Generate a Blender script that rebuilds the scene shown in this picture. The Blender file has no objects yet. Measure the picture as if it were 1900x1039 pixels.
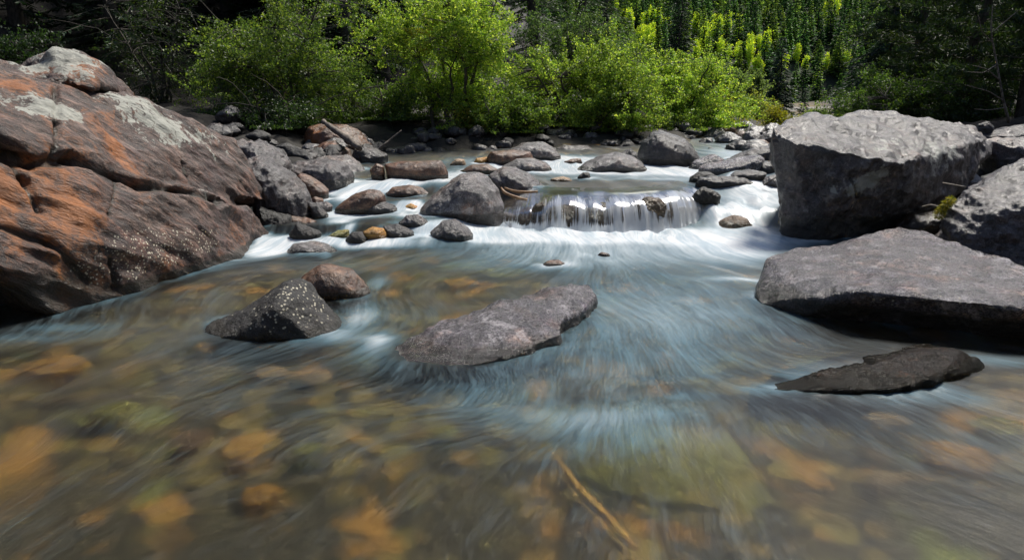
import bpy, bmesh, math, random
import numpy as np
from mathutils import Vector

C = bpy.context.scene.collection
sc = bpy.context.scene
R = math.radians

# ------------------------------------------------------------------ camera, world, sun, exposure
FOC = 1267.0            # focal length in photo pixels (1900 wide)
CAM_H = 1.3
PITCH = math.atan((519.5 - 195) / FOC)
cam = bpy.data.cameras.new('camera')
cam.sensor_width = 36
cam.lens = 36 * FOC / 1900
cam.clip_start = 0.05
cam.clip_end = 3000
camo = bpy.data.objects.new('camera', cam)
C.objects.link(camo)
camo.location = (0, 0, CAM_H)
camo.rotation_euler = (math.pi / 2 - PITCH, 0, 0)
sc.camera = camo

SUN_DIR = Vector((0.46, 0.50, 1.06)).normalized()
sun_el = math.asin(SUN_DIR.z)
sun_az = math.atan2(SUN_DIR.x, SUN_DIR.y)
wd = bpy.data.worlds.new('World')
sc.world = wd
wd.use_nodes = True
nt = wd.node_tree
bgn = nt.nodes['Background']
sky = nt.nodes.new('ShaderNodeTexSky')
sky.sky_type = 'NISHITA'
sky.sun_disc = False
sky.sun_elevation = sun_el
sky.sun_rotation = sun_az
nt.links.new(sky.outputs[0], bgn.inputs[0])
bgn.inputs[1].default_value = 0.08
sl = bpy.data.lights.new('sun', 'SUN')
sl.energy = 4.9
sl.angle = R(14)
sl.color = (1.0, 0.95, 0.86)
so = bpy.data.objects.new('sun', sl)
C.objects.link(so)
so.rotation_euler = SUN_DIR.to_track_quat('Z', 'Y').to_euler()
sc.view_settings.view_transform = 'Standard'
sc.view_settings.look = 'None'
sc.view_settings.exposure = 0.42
sc.view_settings.gamma = 1.0
sc.render.engine = 'CYCLES'
sc.cycles.use_denoising = True
sc.cycles.max_bounces = 8
sc.cycles.transparent_max_bounces = 16
sc.cycles.sample_clamp_indirect = 6
sc.cycles.use_adaptive_sampling = True

# ------------------------------------------------------------------ helpers
def ray(px, py):
    x = (px - 950) / FOC
    yc = -(py - 519.5) / FOC
    return x, math.cos(PITCH) + yc * math.sin(PITCH), -math.sin(PITCH) + yc * math.cos(PITCH)
def P(px, py, Y):
    a, b, c = ray(px, py)
    t = Y / b
    return np.array((a * t, Y, CAM_H + c * t))
def W(px, py, z=0.0):
    a, b, c = ray(px, py)
    t = (z - CAM_H) / c
    return np.array((a * t, b * t, z))
def ss(a, b, x):
    t = np.clip((x - a) / (b - a), 0, 1)
    return t * t * (3 - 2 * t)

def _h(ix, iy, iz, seed):
    n = (ix.astype(np.uint32) * np.uint32(374761393) + iy.astype(np.uint32) * np.uint32(668265263)
         + iz.astype(np.uint32) * np.uint32(2147483647) + np.uint32(seed * 144269 % 4294967295))
    n = (n ^ (n >> np.uint32(13))) * np.uint32(1274126177)
    n = (n ^ (n >> np.uint32(16))) * np.uint32(2246822519)
    n = n ^ (n >> np.uint32(15))
    return n.astype(np.float64) / 4294967295.0
def vnoise(p, seed=0):
    q = np.floor(p).astype(np.int64)
    f = p - q
    f = f * f * f * (f * (f * 6 - 15) + 10)
    q = q & 0xffffffff
    o = 0
    for dx in (0, 1):
        for dy in (0, 1):
            for dz in (0, 1):
                w = (f[:, 0] if dx else 1 - f[:, 0]) * (f[:, 1] if dy else 1 - f[:, 1]) * (f[:, 2] if dz else 1 - f[:, 2])
                o = o + w * _h((q[:, 0] + dx) & 0xffffffff, (q[:, 1] + dy) & 0xffffffff, (q[:, 2] + dz) & 0xffffffff, seed)
    return o * 2 - 1
def fbm(p, octv=4, seed=0, gain=.5):
    o, a, f = 0, 1.0, 1.0
    for k in range(octv):
        o = o + a * vnoise(p * f + 17.3 * k, seed + k)
        a *= gain
        f *= 2.03
    return o
def ridged(p, octv=3, seed=0):
    o, a, f = 0, 1.0, 1.0
    for k in range(octv):
        o = o + a * (1 - np.abs(vnoise(p * f + 9.1 * k, seed + k)))
        a *= .5
        f *= 2.1
    return o - 1.0

def mesh_np(name, v, f, mat=None, smooth=True, attrs=None, col=None):
    v = np.asarray(v, dtype=np.float32)
    f = np.asarray(f, dtype=np.int32)
    k = f.shape[1]
    me = bpy.data.meshes.new(name)
    me.vertices.add(len(v))
    me.vertices.foreach_set('co', v.ravel())
    me.loops.add(f.size)
    me.loops.foreach_set('vertex_index', f.ravel())
    me.polygons.add(len(f))
    me.polygons.foreach_set('loop_start', np.arange(0, f.size, k, dtype=np.int32))
    me.polygons.foreach_set('loop_total', np.full(len(f), k, dtype=np.int32))
    me.polygons.foreach_set('use_smooth', np.full(len(f), smooth))
    me.update(calc_edges=True)
    set_attrs(me, attrs, col)
    if mat:
        me.materials.append(mat)
    return me
def set_attrs(me, attrs=None, col=None):
    for n, a in (attrs or {}).items():
        a = np.asarray(a, dtype=np.float32)
        if a.ndim == 1:
            at = me.attributes.new(n, 'FLOAT', 'POINT')
            at.data.foreach_set('value', a)
        else:
            at = me.attributes.new(n, 'FLOAT_VECTOR', 'POINT')
            at.data.foreach_set('vector', a.ravel())
    if col is not None:
        c4 = np.ones((len(col), 4), dtype=np.float32)
        c4[:, :3] = col
        at = me.color_attributes.new('tone', 'FLOAT_COLOR', 'POINT')
        at.data.foreach_set('color', c4.ravel())
def obj(name, me, loc=(0, 0, 0), parent=None):
    o = bpy.data.objects.new(name, me)
    C.objects.link(o)
    o.location = loc
    if parent:
        o.parent = parent
    return o
def tag(o, label=None, cat=None, group=None, kind=None):
    if label: o['label'] = label
    if cat: o['category'] = cat
    if group: o['group'] = group
    if kind: o['kind'] = kind
    return o
def empty(name, loc):
    o = bpy.data.objects.new(name, None)
    C.objects.link(o)
    o.location = loc
    o.empty_display_size = .1
    return o

def tubes(paths, sides=5):
    """paths: list of (points Nx3, radii N) -> verts, quads"""
    V, F, n = [], [], 0
    ang = np.linspace(0, 2 * math.pi, sides, endpoint=False)
    for pts, rad in paths:
        pts = np.asarray(pts, float)
        d = np.gradient(pts, axis=0)
        d /= np.linalg.norm(d, axis=1)[:, None] + 1e-9
        up = np.where(np.abs(d[:, 2:3]) > .9, np.array([[1., 0, 0]]), np.array([[0, 0, 1.]]))
        a = np.cross(d, up)
        a /= np.linalg.norm(a, axis=1)[:, None] + 1e-9
        b = np.cross(d, a)
        ring = pts[:, None] + np.asarray(rad)[:, None, None] * (np.cos(ang)[None, :, None] * a[:, None] + np.sin(ang)[None, :, None] * b[:, None])
        m = len(pts)
        V.append(ring.reshape(-1, 3))
        i = np.arange(m - 1)[:, None] * sides
        j = np.arange(sides)[None]
        j2 = (j + 1) % sides
        F.append((np.stack([i + j, i + j2, i + sides + j2, i + sides + j], -1).reshape(-1, 4)) + n)
        n += m * sides
    return np.concatenate(V), np.concatenate(F)

# ------------------------------------------------------------------ material helpers
class NT:
    def __init__(s, name):
        s.m = bpy.data.materials.new(name)
        s.m.use_nodes = True
        s.t = s.m.node_tree
        s.t.nodes.clear()
        s.out = s.t.nodes.new('ShaderNodeOutputMaterial')
    def n(s, typ, ins=None, **kw):
        nd = s.t.nodes.new(typ)
        for k, v in kw.items():
            setattr(nd, k, v)
        for k, v in (ins or {}).items():
            s.set(nd, k, v)
        return nd
    def set(s, nd, k, v):
        sock = nd.inputs[k]
        if hasattr(v, 'bl_idname') and hasattr(v, 'outputs'):
            v = v.outputs[0]
        if isinstance(v, bpy.types.NodeSocket):
            s.t.links.new(v, sock)
        else:
            if isinstance(v, tuple) and len(v) == 3 and sock.type == 'RGBA':
                v = v + (1,)
            sock.default_value = v
    def attr(s, name, vec=False):
        nd = s.n('ShaderNodeAttribute', attribute_name=name)
        return nd.outputs['Vector'] if vec else nd.outputs['Fac']
    def noise(s, vec, scale, detail=4, rough=.55, dist=0):
        return s.n('ShaderNodeTexNoise', {'Vector': vec, 'Scale': scale, 'Detail': detail, 'Roughness': rough, 'Distortion': dist}).outputs['Fac']
    def math(s, op, a, b=0.0, c=None, clamp=False):
        nd = s.n('ShaderNodeMath', operation=op, use_clamp=clamp)
        s.set(nd, 0, a); s.set(nd, 1, b)
        if c is not None: s.set(nd, 2, c)
        return nd.outputs[0]
    def maprange(s, v, a, b, c=0.0, d=1.0):
        nd = s.n('ShaderNodeMapRange', interpolation_type='SMOOTHSTEP')
        for k, x in enumerate((v, a, b, c, d)):
            s.set(nd, k, x)
        return nd.outputs[0]
    def mix(s, f, a, b, blend='MIX'):
        nd = s.n('ShaderNodeMix', data_type='RGBA', blend_type=blend)
        s.set(nd, 0, f)
        s.set(nd, 6, a); s.set(nd, 7, b)
        return nd.outputs[2]
    def mapping(s, vec, scale=(1, 1, 1), rot=(0, 0, 0), loc=(0, 0, 0)):
        return s.n('ShaderNodeMapping', {'Vector': vec, 'Scale': Vector(scale), 'Rotation': rot, 'Location': Vector(loc)}).outputs[0]
    def bump(s, h, strength, dist, normal=None):
        nd = s.n('ShaderNodeBump', {'Height': h, 'Strength': strength, 'Distance': dist})
        if normal is not None: s.set(nd, 'Normal', normal)
        return nd.outputs[0]
    def add(s, a, b):
        return s.n('ShaderNodeAddShader', {0: a, 1: b}).outputs[0]
    def mixs(s, f, a, b):
        return s.n('ShaderNodeMixShader', {0: f, 1: a, 2: b}).outputs[0]
    def done(s, sh):
        s.t.links.new(sh, s.out.inputs[0])
        return s.m

def rock_mat(name, dark, mid, light, rough=.55, rustc=(.33, .11, .025), grain=(1, 1, 1), grot=(0, 0, 0), wetc=.28, bumpk=1.0, spec=.65, algae=(.10, .075, .02)):
    s = NT(name)
    tc = s.n('ShaderNodeTexCoord').outputs['Object']
    gv = s.mapping(s.mapping(tc, (1, 1, 1), grot), grain)
    n1 = s.noise(tc, 2.2, 5, .6)
    n2 = s.noise(gv, 11, 8, .65, .4)
    n3 = s.noise(gv, 55, 6, .7)
    n4 = s.noise(tc, 190, 3, .6)
    t = s.math('ADD', s.math('MULTIPLY', n2, .55), s.math('MULTIPLY', n3, .45))
    base = s.n('ShaderNodeValToRGB', {0: t})
    e = base.color_ramp.elements
    e[0].position = .40; e[0].color = dark + (1,)
    e[1].position = .635; e[1].color = light + (1,)
    k = e.new(.515); k.color = mid + (1,)
    col = s.mix(s.maprange(n1, .35, .7, 0, .55), base.outputs[0], s.mix(.5, base.outputs[0], dark, 'MULTIPLY'))
    h1 = s.noise(tc, 3.3, 5, .6, .5)
    h2 = s.noise(s.mapping(tc, (1, 1, 1), (0, 0, 0), (5, 3, 9)), 2.1, 5, .6, .5)
    col = s.mix(s.maprange(h1, .46, .66), col, s.mix(1.0, col, (1.30, .92, .70), 'MULTIPLY'))
    col = s.mix(s.maprange(h2, .48, .64), col, s.mix(1.0, col, (.62, .56, .66), 'MULTIPLY'))
    col = s.mix(s.maprange(s.noise(gv, 5.5, 7, .7, .8), .56, .66, 0, .55), col, tuple(min(1, 1.15 * c) for c in light))
    # fine dark pits and pale grains
    col = s.mix(s.maprange(n4, .56, .70, 0, .55), col, tuple(min(1, 1.6 * c + .05) for c in light))
    col = s.mix(s.maprange(n4, .43, .32, 0, .7), col, tuple(.4 * c for c in dark))
    # rust stains
    rn = s.math('ADD', s.noise(s.mapping(tc, (1, 1, .45)), 4.5, 8, .68, .6), s.math('MULTIPLY', s.math('SUBTRACT', n3, .5), .45))
    ra = s.attr('rust')
    rm = s.maprange(s.math('ADD', s.math('MULTIPLY', s.math('SUBTRACT', rn, .5), 1.5), s.math('MULTIPLY', ra, .5)), .16, .52, 0, .9)
    col = s.mix(rm, col, s.mix(n2, rustc, tuple(c * .22 for c in rustc)))
    # lichen
    ln = s.math('ADD', s.math('MULTIPLY', s.noise(tc, 9, 7, .62, .3), .7), s.math('MULTIPLY', s.noise(tc, 38, 4, .6), .3))
    lm = s.maprange(s.math('ADD', ln, s.math('MULTIPLY', s.attr('lich'), .45)), .735, .79, 0, .9)
    col = s.mix(lm, col, s.mix(n3, (.25, .26, .23), (.46, .46, .40)))
    # pale specks
    vo = s.n('ShaderNodeTexVoronoi', {'Vector': s.mapping(tc, (1, 1, 1)), 'Scale': 40.0}).outputs['Distance']
    vm = s.math('MULTIPLY', s.maprange(s.math('ADD', vo, s.math('MULTIPLY', n3, .35)), .50, .36), s.maprange(s.math('ADD', s.noise(tc, 16, 4), s.math('MULTIPLY', s.attr('speck'), .6)), .74, .90))
    col = s.mix(s.math('MULTIPLY', vm, .9), col, (.62, .57, .44))
    # wet band, plus crack and overhang shade painted through the same mask
    wet = s.attr('wet')
    wv = s.maprange(s.math('ADD', wet, s.math('MULTIPLY', s.math('SUBTRACT', n2, .5), .8)), .35, .75)
    col = s.mix(s.math('MULTIPLY', wv, .35), col, algae)
    col = s.mix(wv, col, s.mix(1.0, col, (wetc, wetc, wetc), 'MULTIPLY'))
    ro = s.math('SUBTRACT', s.math('ADD', rough, s.math('MULTIPLY', s.math('SUBTRACT', n3, .5), .3)), s.math('MULTIPLY', wv, .20))
    ro = s.math('MAXIMUM', ro, .14)
    b = s.bump(n2, .85 * bumpk, .05)
    b = s.bump(n3, .85 * bumpk, .018, b)
    b = s.bump(n4, .5 * bumpk, .005, b)
    p = s.n('ShaderNodeBsdfPrincipled', {'Base Color': col, 'Roughness': ro, 'Normal': b, 'Specular IOR Level': spec})
    return s.done(p.outputs[0])

def plain_mat(name, c1, c2, scale=20, rough=.7, bump=.4, stretch=(1, 1, 1), bd=.01):
    s = NT(name)
    tc = s.n('ShaderNodeTexCoord').outputs['Object']
    v = s.mapping(tc, stretch)
    n = s.noise(v, scale, 7, .65)
    col = s.mix(s.maprange(n, .3, .7), c1, c2)
    p = s.n('ShaderNodeBsdfPrincipled', {'Base Color': col, 'Roughness': rough, 'Normal': s.bump(n, bump, bd)})
    return s.done(p.outputs[0])

def leaf_mat(name, trans=.5, rough=.5, tint=(1, 1, 1), tboost=1.3):
    s = NT(name)
    a = s.n('ShaderNodeAttribute', attribute_name='tone').outputs['Color']
    col = s.mix(1.0, a, tint, 'MULTIPLY')
    tcol = s.mix(1.0, col, (tboost, tboost, tboost * .6), 'MULTIPLY')
    d = s.n('ShaderNodeBsdfDiffuse', {'Color': col}).outputs[0]
    t = s.n('ShaderNodeBsdfTranslucent', {'Color': tcol}).outputs[0]
    g = s.n('ShaderNodeBsdfGlossy', {'Color': (.6, .6, .6), 'Roughness': rough}).outputs[0]
    sh = s.mixs(.055, s.mixs(trans, d, t), g)
    return s.done(sh)

M = {}
M['grey'] = rock_mat('rock_grey', (.009, .007, .008), (.055, .046, .048), (.27, .25, .245), rough=.33, spec=.9)
M['pale'] = rock_mat('rock_pale', (.018, .015, .016), (.115, .10, .10), (.44, .415, .40), rough=.32, spec=.8)
M['dark'] = rock_mat('rock_dark', (.007, .006, .0065), (.026, .022, .023), (.10, .09, .09), rough=.34, spec=.8)
M['brown'] = rock_mat('rock_brown', (.018, .009, .005), (.095, .042, .020), (.26, .15, .085), rough=.42, bumpk=.6)
M['black'] = rock_mat('rock_black', (.003, .0025, .0025), (.010, .0085, .008), (.035, .03, .027), rough=.55)
GRAIN_DIR = Vector((.9, 1.2, -1.0)).normalized()
GRAIN_ROT = GRAIN_DIR.rotation_difference(Vector((1, 0, 0)))
M['big'] = rock_mat('rock_big', (.009, .005, .004), (.062, .033, .024), (.26, .175, .14), grain=(.38, 1.15, 1.15), grot=tuple(GRAIN_ROT.to_euler()), rustc=(.52, .17, .028))
M['slab'] = rock_mat('rock_slab', (.012, .010, .013), (.085, .074, .084), (.44, .41, .43), rough=.27, spec=.8, bumpk=1.1)
M['wetslab'] = rock_mat('rock_wet', (.005, .0035, .002), (.022, .013, .007), (.075, .045, .022), rough=.34, bumpk=2.2, spec=.35)
M['ledge'] = rock_mat('rock_ledge', (.02, .011, .005), (.10, .052, .018), (.24, .14, .05), rough=.35, wetc=.6, bumpk=1.0)
M['amber'] = rock_mat('rock_amber', (.16, .07, .012), (.46, .22, .03), (.65, .40, .10), rough=.4, wetc=.6)
M['olive'] = rock_mat('rock_olive', (.07, .065, .012), (.22, .21, .04), (.38, .37, .12), rough=.4, wetc=.6)
M['tan'] = rock_mat('rock_tan', (.18, .11, .06), (.38, .26, .15), (.58, .45, .32), rough=.5, wetc=.6)
M['bark'] = plain_mat('bark', (.03, .024, .018), (.11, .095, .075), 30, .8, .5, (1, 1, .3))
M['greybark'] = plain_mat('bark_grey', (.08, .072, .062), (.28, .26, .23), 24, .8, .5, (1, 1, .3))
M['bark2'] = plain_mat('bark_weathered', (.04, .032, .026), (.24, .20, .165), 22, .8, .8, (1, 1, 1), .02)
M['deadwood'] = plain_mat('deadwood', (.10, .085, .07), (.36, .32, .27), 30, .75, .6, (1, 1, 1))
M['stick'] = plain_mat('stick', (.11, .05, .018), (.30, .18, .085), 25, .5, .4)
M['amberstick'] = plain_mat('stick_amber', (.30, .14, .03), (.55, .33, .10), 25, .6, .4)
M['leaf'] = leaf_mat('leaves', .55)
M['needle'] = leaf_mat('needles', .3, .5, tboost=1.2)
M['hillneedle'] = leaf_mat('hillside_needles', .5, .5, tboost=1.7)
M['aspen'] = leaf_mat('aspen_leaves', .5)
M['moss'] = leaf_mat('moss', .3)

# ------------------------------------------------------------------ water level and channel
XL = np.array([(-5, -3.8), (0, -3.8), (4, -3.6), (6.7, -2.9), (8, -2.6), (13, -2.5), (13.6, -.5), (14.2, 1.8), (15, 3.8), (17, 5.0), (22, 8), (100, 38), (400, 150)])
XR = np.array([(-5, 4.5), (0, 4.5), (5, 4.3), (6.5, 4.2), (8, 4.6), (10, 5), (14, 6.5), (17, 7.5), (22, 11), (100, 43), (400, 160)])
def xl_(y): return np.interp(y, XL[:, 0], XL[:, 1])
def xr_(y): return np.interp(y, XR[:, 0], XR[:, 1])
def up_(y):
    return .33 + .04 * (np.clip(y, 10, 17) - 10) + .012 * np.clip(y - 17, 0, 1e9)
# crest line of the main fall: (x of the lip, y of the fall's foot)
FALL = np.array([(-.12, 7.72), (.10, 7.46), (.45, 7.26), (.9, 7.17), (1.35, 7.20), (1.75, 7.38), (2.05, 7.72), (2.20, 8.0)])
def foot_(x): return np.interp(x, FALL[:, 0], FALL[:, 1])
def lipk_(x): return np.interp(x, [-.2, .0, .2, .5, .9, 3], [.35, .50, .68, .86, 1.0, 1.0])
def zw(x, y):
    x = np.asarray(x, float); y = np.asarray(y, float)
    u = up_(y)
    left = .05 * ss(6.2, 6.45, y) + .07 * ss(6.65, 6.85, y) + .09 * ss(7.75, 8.0, y) + .12 * ss(8.3, 8.9, y)
    mk = (1 - lipk_(x)) * .7
    mid = u * ss(foot_(x) + .34 + mk, foot_(x) + .70 + mk, y)
    chute = u * (.55 * ss(7.35, 7.75, y) + .45 * ss(7.6, 8.6, y))
    a = ss(-.75, -.15, x)
    b = ss(2.0, 2.3, x)
    left = np.where(y > 8.9, u, left)
    z = left * (1 - a) + (mid * (1 - b) + chute * b) * a
    # standing waves and hollows of the lower pool
    for px, py, sx, sy, h in ((1240, 790, .34, .20, .042), (1230, 690, .40, .14, -.034), (640, 650, .22, .16, .012),
                              (830, 745, .25, .10, -.022), (800, 790, .35, .12, .015), (690, 640, .10, .12, .02), (1000, 740, .4, .09, -.015), (1570, 672, .40, .13, .022), (1365, 388, .36, .30, .15),
                              (350, 640, .4, .1, .012), (250, 720, .4, .1, -.012), (560, 880, .35, .1, -.012)):
        c = W(px, py)
        z = z + h * np.exp(-((x - c[0]) / sx) ** 2 - ((y - c[1]) / sy) ** 2)
    return z
def hit(px, py, lift=0.0):
    a, b, c = ray(px, py)
    t = np.geomspace(1.2, 60, 4000)
    d = CAM_H + c * t - (zw(a * t, b * t) + lift)
    i = np.argmax(d < 0)
    return np.array((a * t[i], b * t[i], CAM_H + c * t[i]))

def edge_dist(x, y, poly):
    d = np.full(x.shape, 1e9)
    for (ya, xa), (yb, xb) in zip(poly[:-1], poly[1:]):
        ex, ey = xb - xa, yb - ya
        t = np.clip(((x - xa) * ex + (y - ya) * ey) / (ex * ex + ey * ey), 0, 1)
        d = np.minimum(d, np.hypot(x - xa - t * ex, y - ya - t * ey))
    return d
def bank_dist(x, y):
    return np.where(x < xl_(y), edge_dist(x, y, XL), np.where(x > xr_(y), edge_dist(x, y, XR), 0))
def ground_z(x, y):
    x = np.asarray(x, float); y = np.asarray(y, float)
    D = bank_dist(x, y)
    inn = np.minimum(x - xl_(y), xr_(y) - x)
    z = np.where(y < 8.2, np.minimum(zw(x, y), .02 + .3 * ss(8.0, 8.6, y)), up_(y))
    z = zw(x, y) * ss(8.3, 9.0, y) + np.minimum(zw(x, y), 0) * (1 - ss(8.3, 9.0, y))
    depth = .24 * ss(0, .5, inn)
    p = np.stack([x, y, np.zeros_like(x)], -1).reshape(-1, 3)
    n = fbm(p * 2.2, 3, 5).reshape(x.shape)
    n2 = fbm(p * .45, 3, 8).reshape(x.shape)
    z = z - depth + n * .045 * (1 + ss(0, 1, D)) + .16 * ss(0, .5, D) + .10 * D * ss(.3, 2, D) + n2 * .22 * ss(.5, 4, D)
    side = .42 * np.clip(D - 7, 0, 60) * (1 - .75 * ss(60, 130, y))
    return z + side
def gz(x, y): return float(ground_z(np.array([x]), np.array([y]))[0])

def axis(lo, hi, a, b, step, grow=1.16):
    c = list(np.arange(a, b + 1e-6, step))
    s = step; v = b
    while v < hi:
        s *= grow; v += s; c.append(v)
    s = step; v = a
    while v > lo:
        s *= grow; v -= s; c.insert(0, v)
    return np.array(c)
def grid(xs, ys):
    X, Y = np.meshgrid(xs, ys)
    n, m = X.shape
    i = np.arange(n - 1)[:, None] * m + np.arange(m - 1)[None]
    f = np.stack([i, i + 1, i + m + 1, i + m], -1).reshape(-1, 4)
    return X, Y, f

# flow coordinates: phi runs downstream, psi across the streamlines
_yy = np.linspace(-2, 40, 2000)
_k = .12 + .46 * (1 - ss(2.9, 4.6, _yy))
_lg = np.cumsum(_k) * (_yy[1] - _yy[0])
_lg -= np.interp(6.0, _yy, _lg)
OBST = []   # (x, y, radius) of the rocks that part the current
def flow(x, y):
    g = np.exp(-np.interp(y, _yy, _lg))
    x0 = .30 - .10 * ss(5.5, 2.5, y)
    side = .55 * ss(5.8, 3.4, y) * ss(-1.0, -3.0, x)       # current hugging the big boulder
    dx = x - x0
    psi = dx / g
    for ox, oy, r in OBST:
        q = ((x - ox) ** 2 + ((y - oy) * .75) ** 2)
        psi = psi - (x - ox) / g * r * r / np.maximum(q, r * r) * .22
    mw = np.stack([x * .55, y * .8, np.zeros_like(x)], -1).reshape(-1, 3)
    psi = psi + .22 * fbm(mw, 2, 61).reshape(x.shape)
    psi = psi + side * (y - 4.5) * 1.2
    return -y + .25 * np.abs(dx), psi

# ------------------------------------------------------------------ setting: ground, hillside, road
s = NT('ground_soil')
tc = s.n('ShaderNodeTexCoord').outputs['Object']
n1 = s.noise(tc, 1.3, 6, .65)
n2 = s.noise(tc, 9, 6, .65)
n3 = s.noise(tc, 60, 5, .7)
soil = s.mix(s.maprange(n2, .35, .65), (.005, .004, .003), (.018, .014, .009))
bed = s.mix(s.maprange(n1, .40, .60), (.035, .028, .010), (.22, .155, .05))
vn = s.n('ShaderNodeTexVoronoi', {'Vector': s.n('ShaderNodeVectorMath', {0: tc, 1: s.n('ShaderNodeVectorMath', {0: s.n('ShaderNodeTexNoise', {'Vector': tc, 'Scale': 5.0}).outputs['Color'], 1: (.10, .10, 0)}, operation='MULTIPLY').outputs[0]}, operation='ADD').outputs[0], 'Scale': 7.5})
cell = s.n('ShaderNodeSeparateColor', {0: vn.outputs['Color']}).outputs[0]
pal = s.n('ShaderNodeValToRGB', {0: cell})
pal.color_ramp.interpolation = 'CONSTANT'
pe = pal.color_ramp.elements
pe[0].position = 0; pe[0].color = (.03, .025, .02, 1)
pe[1].position = .22; pe[1].color = (.16, .13, .04, 1)
for ps_, pc in ((.40, (.30, .17, .05)), (.52, (.09, .075, .05)), (.64, (.24, .23, .07)), (.76, (.38, .30, .20)), (.86, (.05, .045, .04)), (.94, (.46, .24, .05))):
    e_ = pe.new(ps_); e_.color = pc + (1,)
bed = s.mix(.30, bed, pal.outputs[0])
bed = s.mix(1.0, bed, (1.05, 1.05, .95), 'MULTIPLY')
bed = s.mix(s.maprange(vn.outputs['Distance'], .38, .62), bed, (.012, .010, .008))
bed = s.mix(s.maprange(s.math('ADD', s.attr('bed_dark_vignette'), s.math('MULTIPLY', s.math('SUBTRACT', n2, .5), .8)), .25, .8, 0, .9), bed, (.010, .009, .009))
bed = s.mix(s.maprange(n2, .50, .72, 0, .7), bed, (.035, .03, .022))
bed = s.mix(s.maprange(s.noise(tc, 3.1, 3), .58, .68, 0, .8), bed, (.44, .21, .04))
bed = s.mix(s.maprange(s.noise(tc, 2.3, 3), .60, .72, 0, .7), bed, (.22, .25, .05))
bed = s.mix(s.maprange(n3, .52, .66, 0, .6), bed, (.34, .26, .16))
bed = s.mix(s.maprange(n3, .47, .36, 0, .6), bed, (.02, .018, .014))
col = s.mix(s.attr('bed'), soil, bed)
b = s.bump(n3, .5, .02, s.bump(n2, .6, .06))
M['ground'] = s.done(s.n('ShaderNodeBsdfPrincipled', {'Base Color': col, 'Roughness': .85, 'Normal': b}).outputs[0])
gx = axis(-420, 420, -7, 8, .07, 1.13)
gy = axis(-60, 700, .4, 18, .07, 1.10)
X, Y, F = grid(gx, gy)
Z = ground_z(X, Y)
inn = np.minimum(X - xl_(Y), xr_(Y) - X)
bed_dark_vignette = np.zeros_like(X)  # dark bed patches, plus vignette darkening painted at the lower view corners
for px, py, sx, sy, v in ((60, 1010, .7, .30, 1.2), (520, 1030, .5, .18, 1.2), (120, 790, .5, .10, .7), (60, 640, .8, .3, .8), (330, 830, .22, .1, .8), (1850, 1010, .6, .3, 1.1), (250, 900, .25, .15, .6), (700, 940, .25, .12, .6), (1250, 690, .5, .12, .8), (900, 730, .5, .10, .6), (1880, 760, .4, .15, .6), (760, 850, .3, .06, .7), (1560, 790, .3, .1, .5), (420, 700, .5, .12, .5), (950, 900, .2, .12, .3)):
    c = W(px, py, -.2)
    bed_dark_vignette += v * np.exp(-((X - c[0]) / sx) ** 2 - ((Y - c[1]) / sy) ** 2)
g = obj('ground', mesh_np('ground', np.stack([X, Y, Z], -1).reshape(-1, 3), F, M['ground'], attrs={'bed': ss(-.3, .1, inn).ravel(), 'bed_dark_vignette': bed_dark_vignette.ravel()}))
tag(g, kind='structure')

def hill_z(x, y):
    x = np.asarray(x, float); y = np.asarray(y, float)
    p = np.stack([x, y, 0 * x], -1).reshape(-1, 3) / 22
    return 1.2 + .40 * (y - 108) + 2.0 * fbm(p, 3, 3).reshape(x.shape) - 2
M['hill'] = plain_mat('forest_floor', (.006, .011, .004), (.018, .028, .010), .5, .9, .2)
X, Y, F = grid(np.linspace(-160, 260, 90), np.linspace(98, 260, 50))
h = obj('hillside', mesh_np('hillside', np.stack([X, Y, hill_z(X, Y)], -1).reshape(-1, 3), F, M['hill']))
tag(h, kind='structure')
# road shelf seen beyond the bushes
M['road'] = plain_mat('road_gravel', (.16, .145, .13), (.30, .275, .25), 4, .8, .2)
rv, rf = [], []
for k, px in enumerate(np.linspace(1380, 1640, 12)):
    for Yd, pz in ((56, .80), (56.4, 1.08), (60, 1.13), (61, 1.05), (62, .6)):
        rv.append((P(px, 200, Yd)[0], Yd, pz))
for k in range(11):
    for j in range(4):
        a = k * 5 + j
        rf.append((a, a + 5, a + 6, a + 1))
rd = obj('road', mesh_np('road', rv, rf, M['road'], False))
tag(rd, kind='structure')

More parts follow.
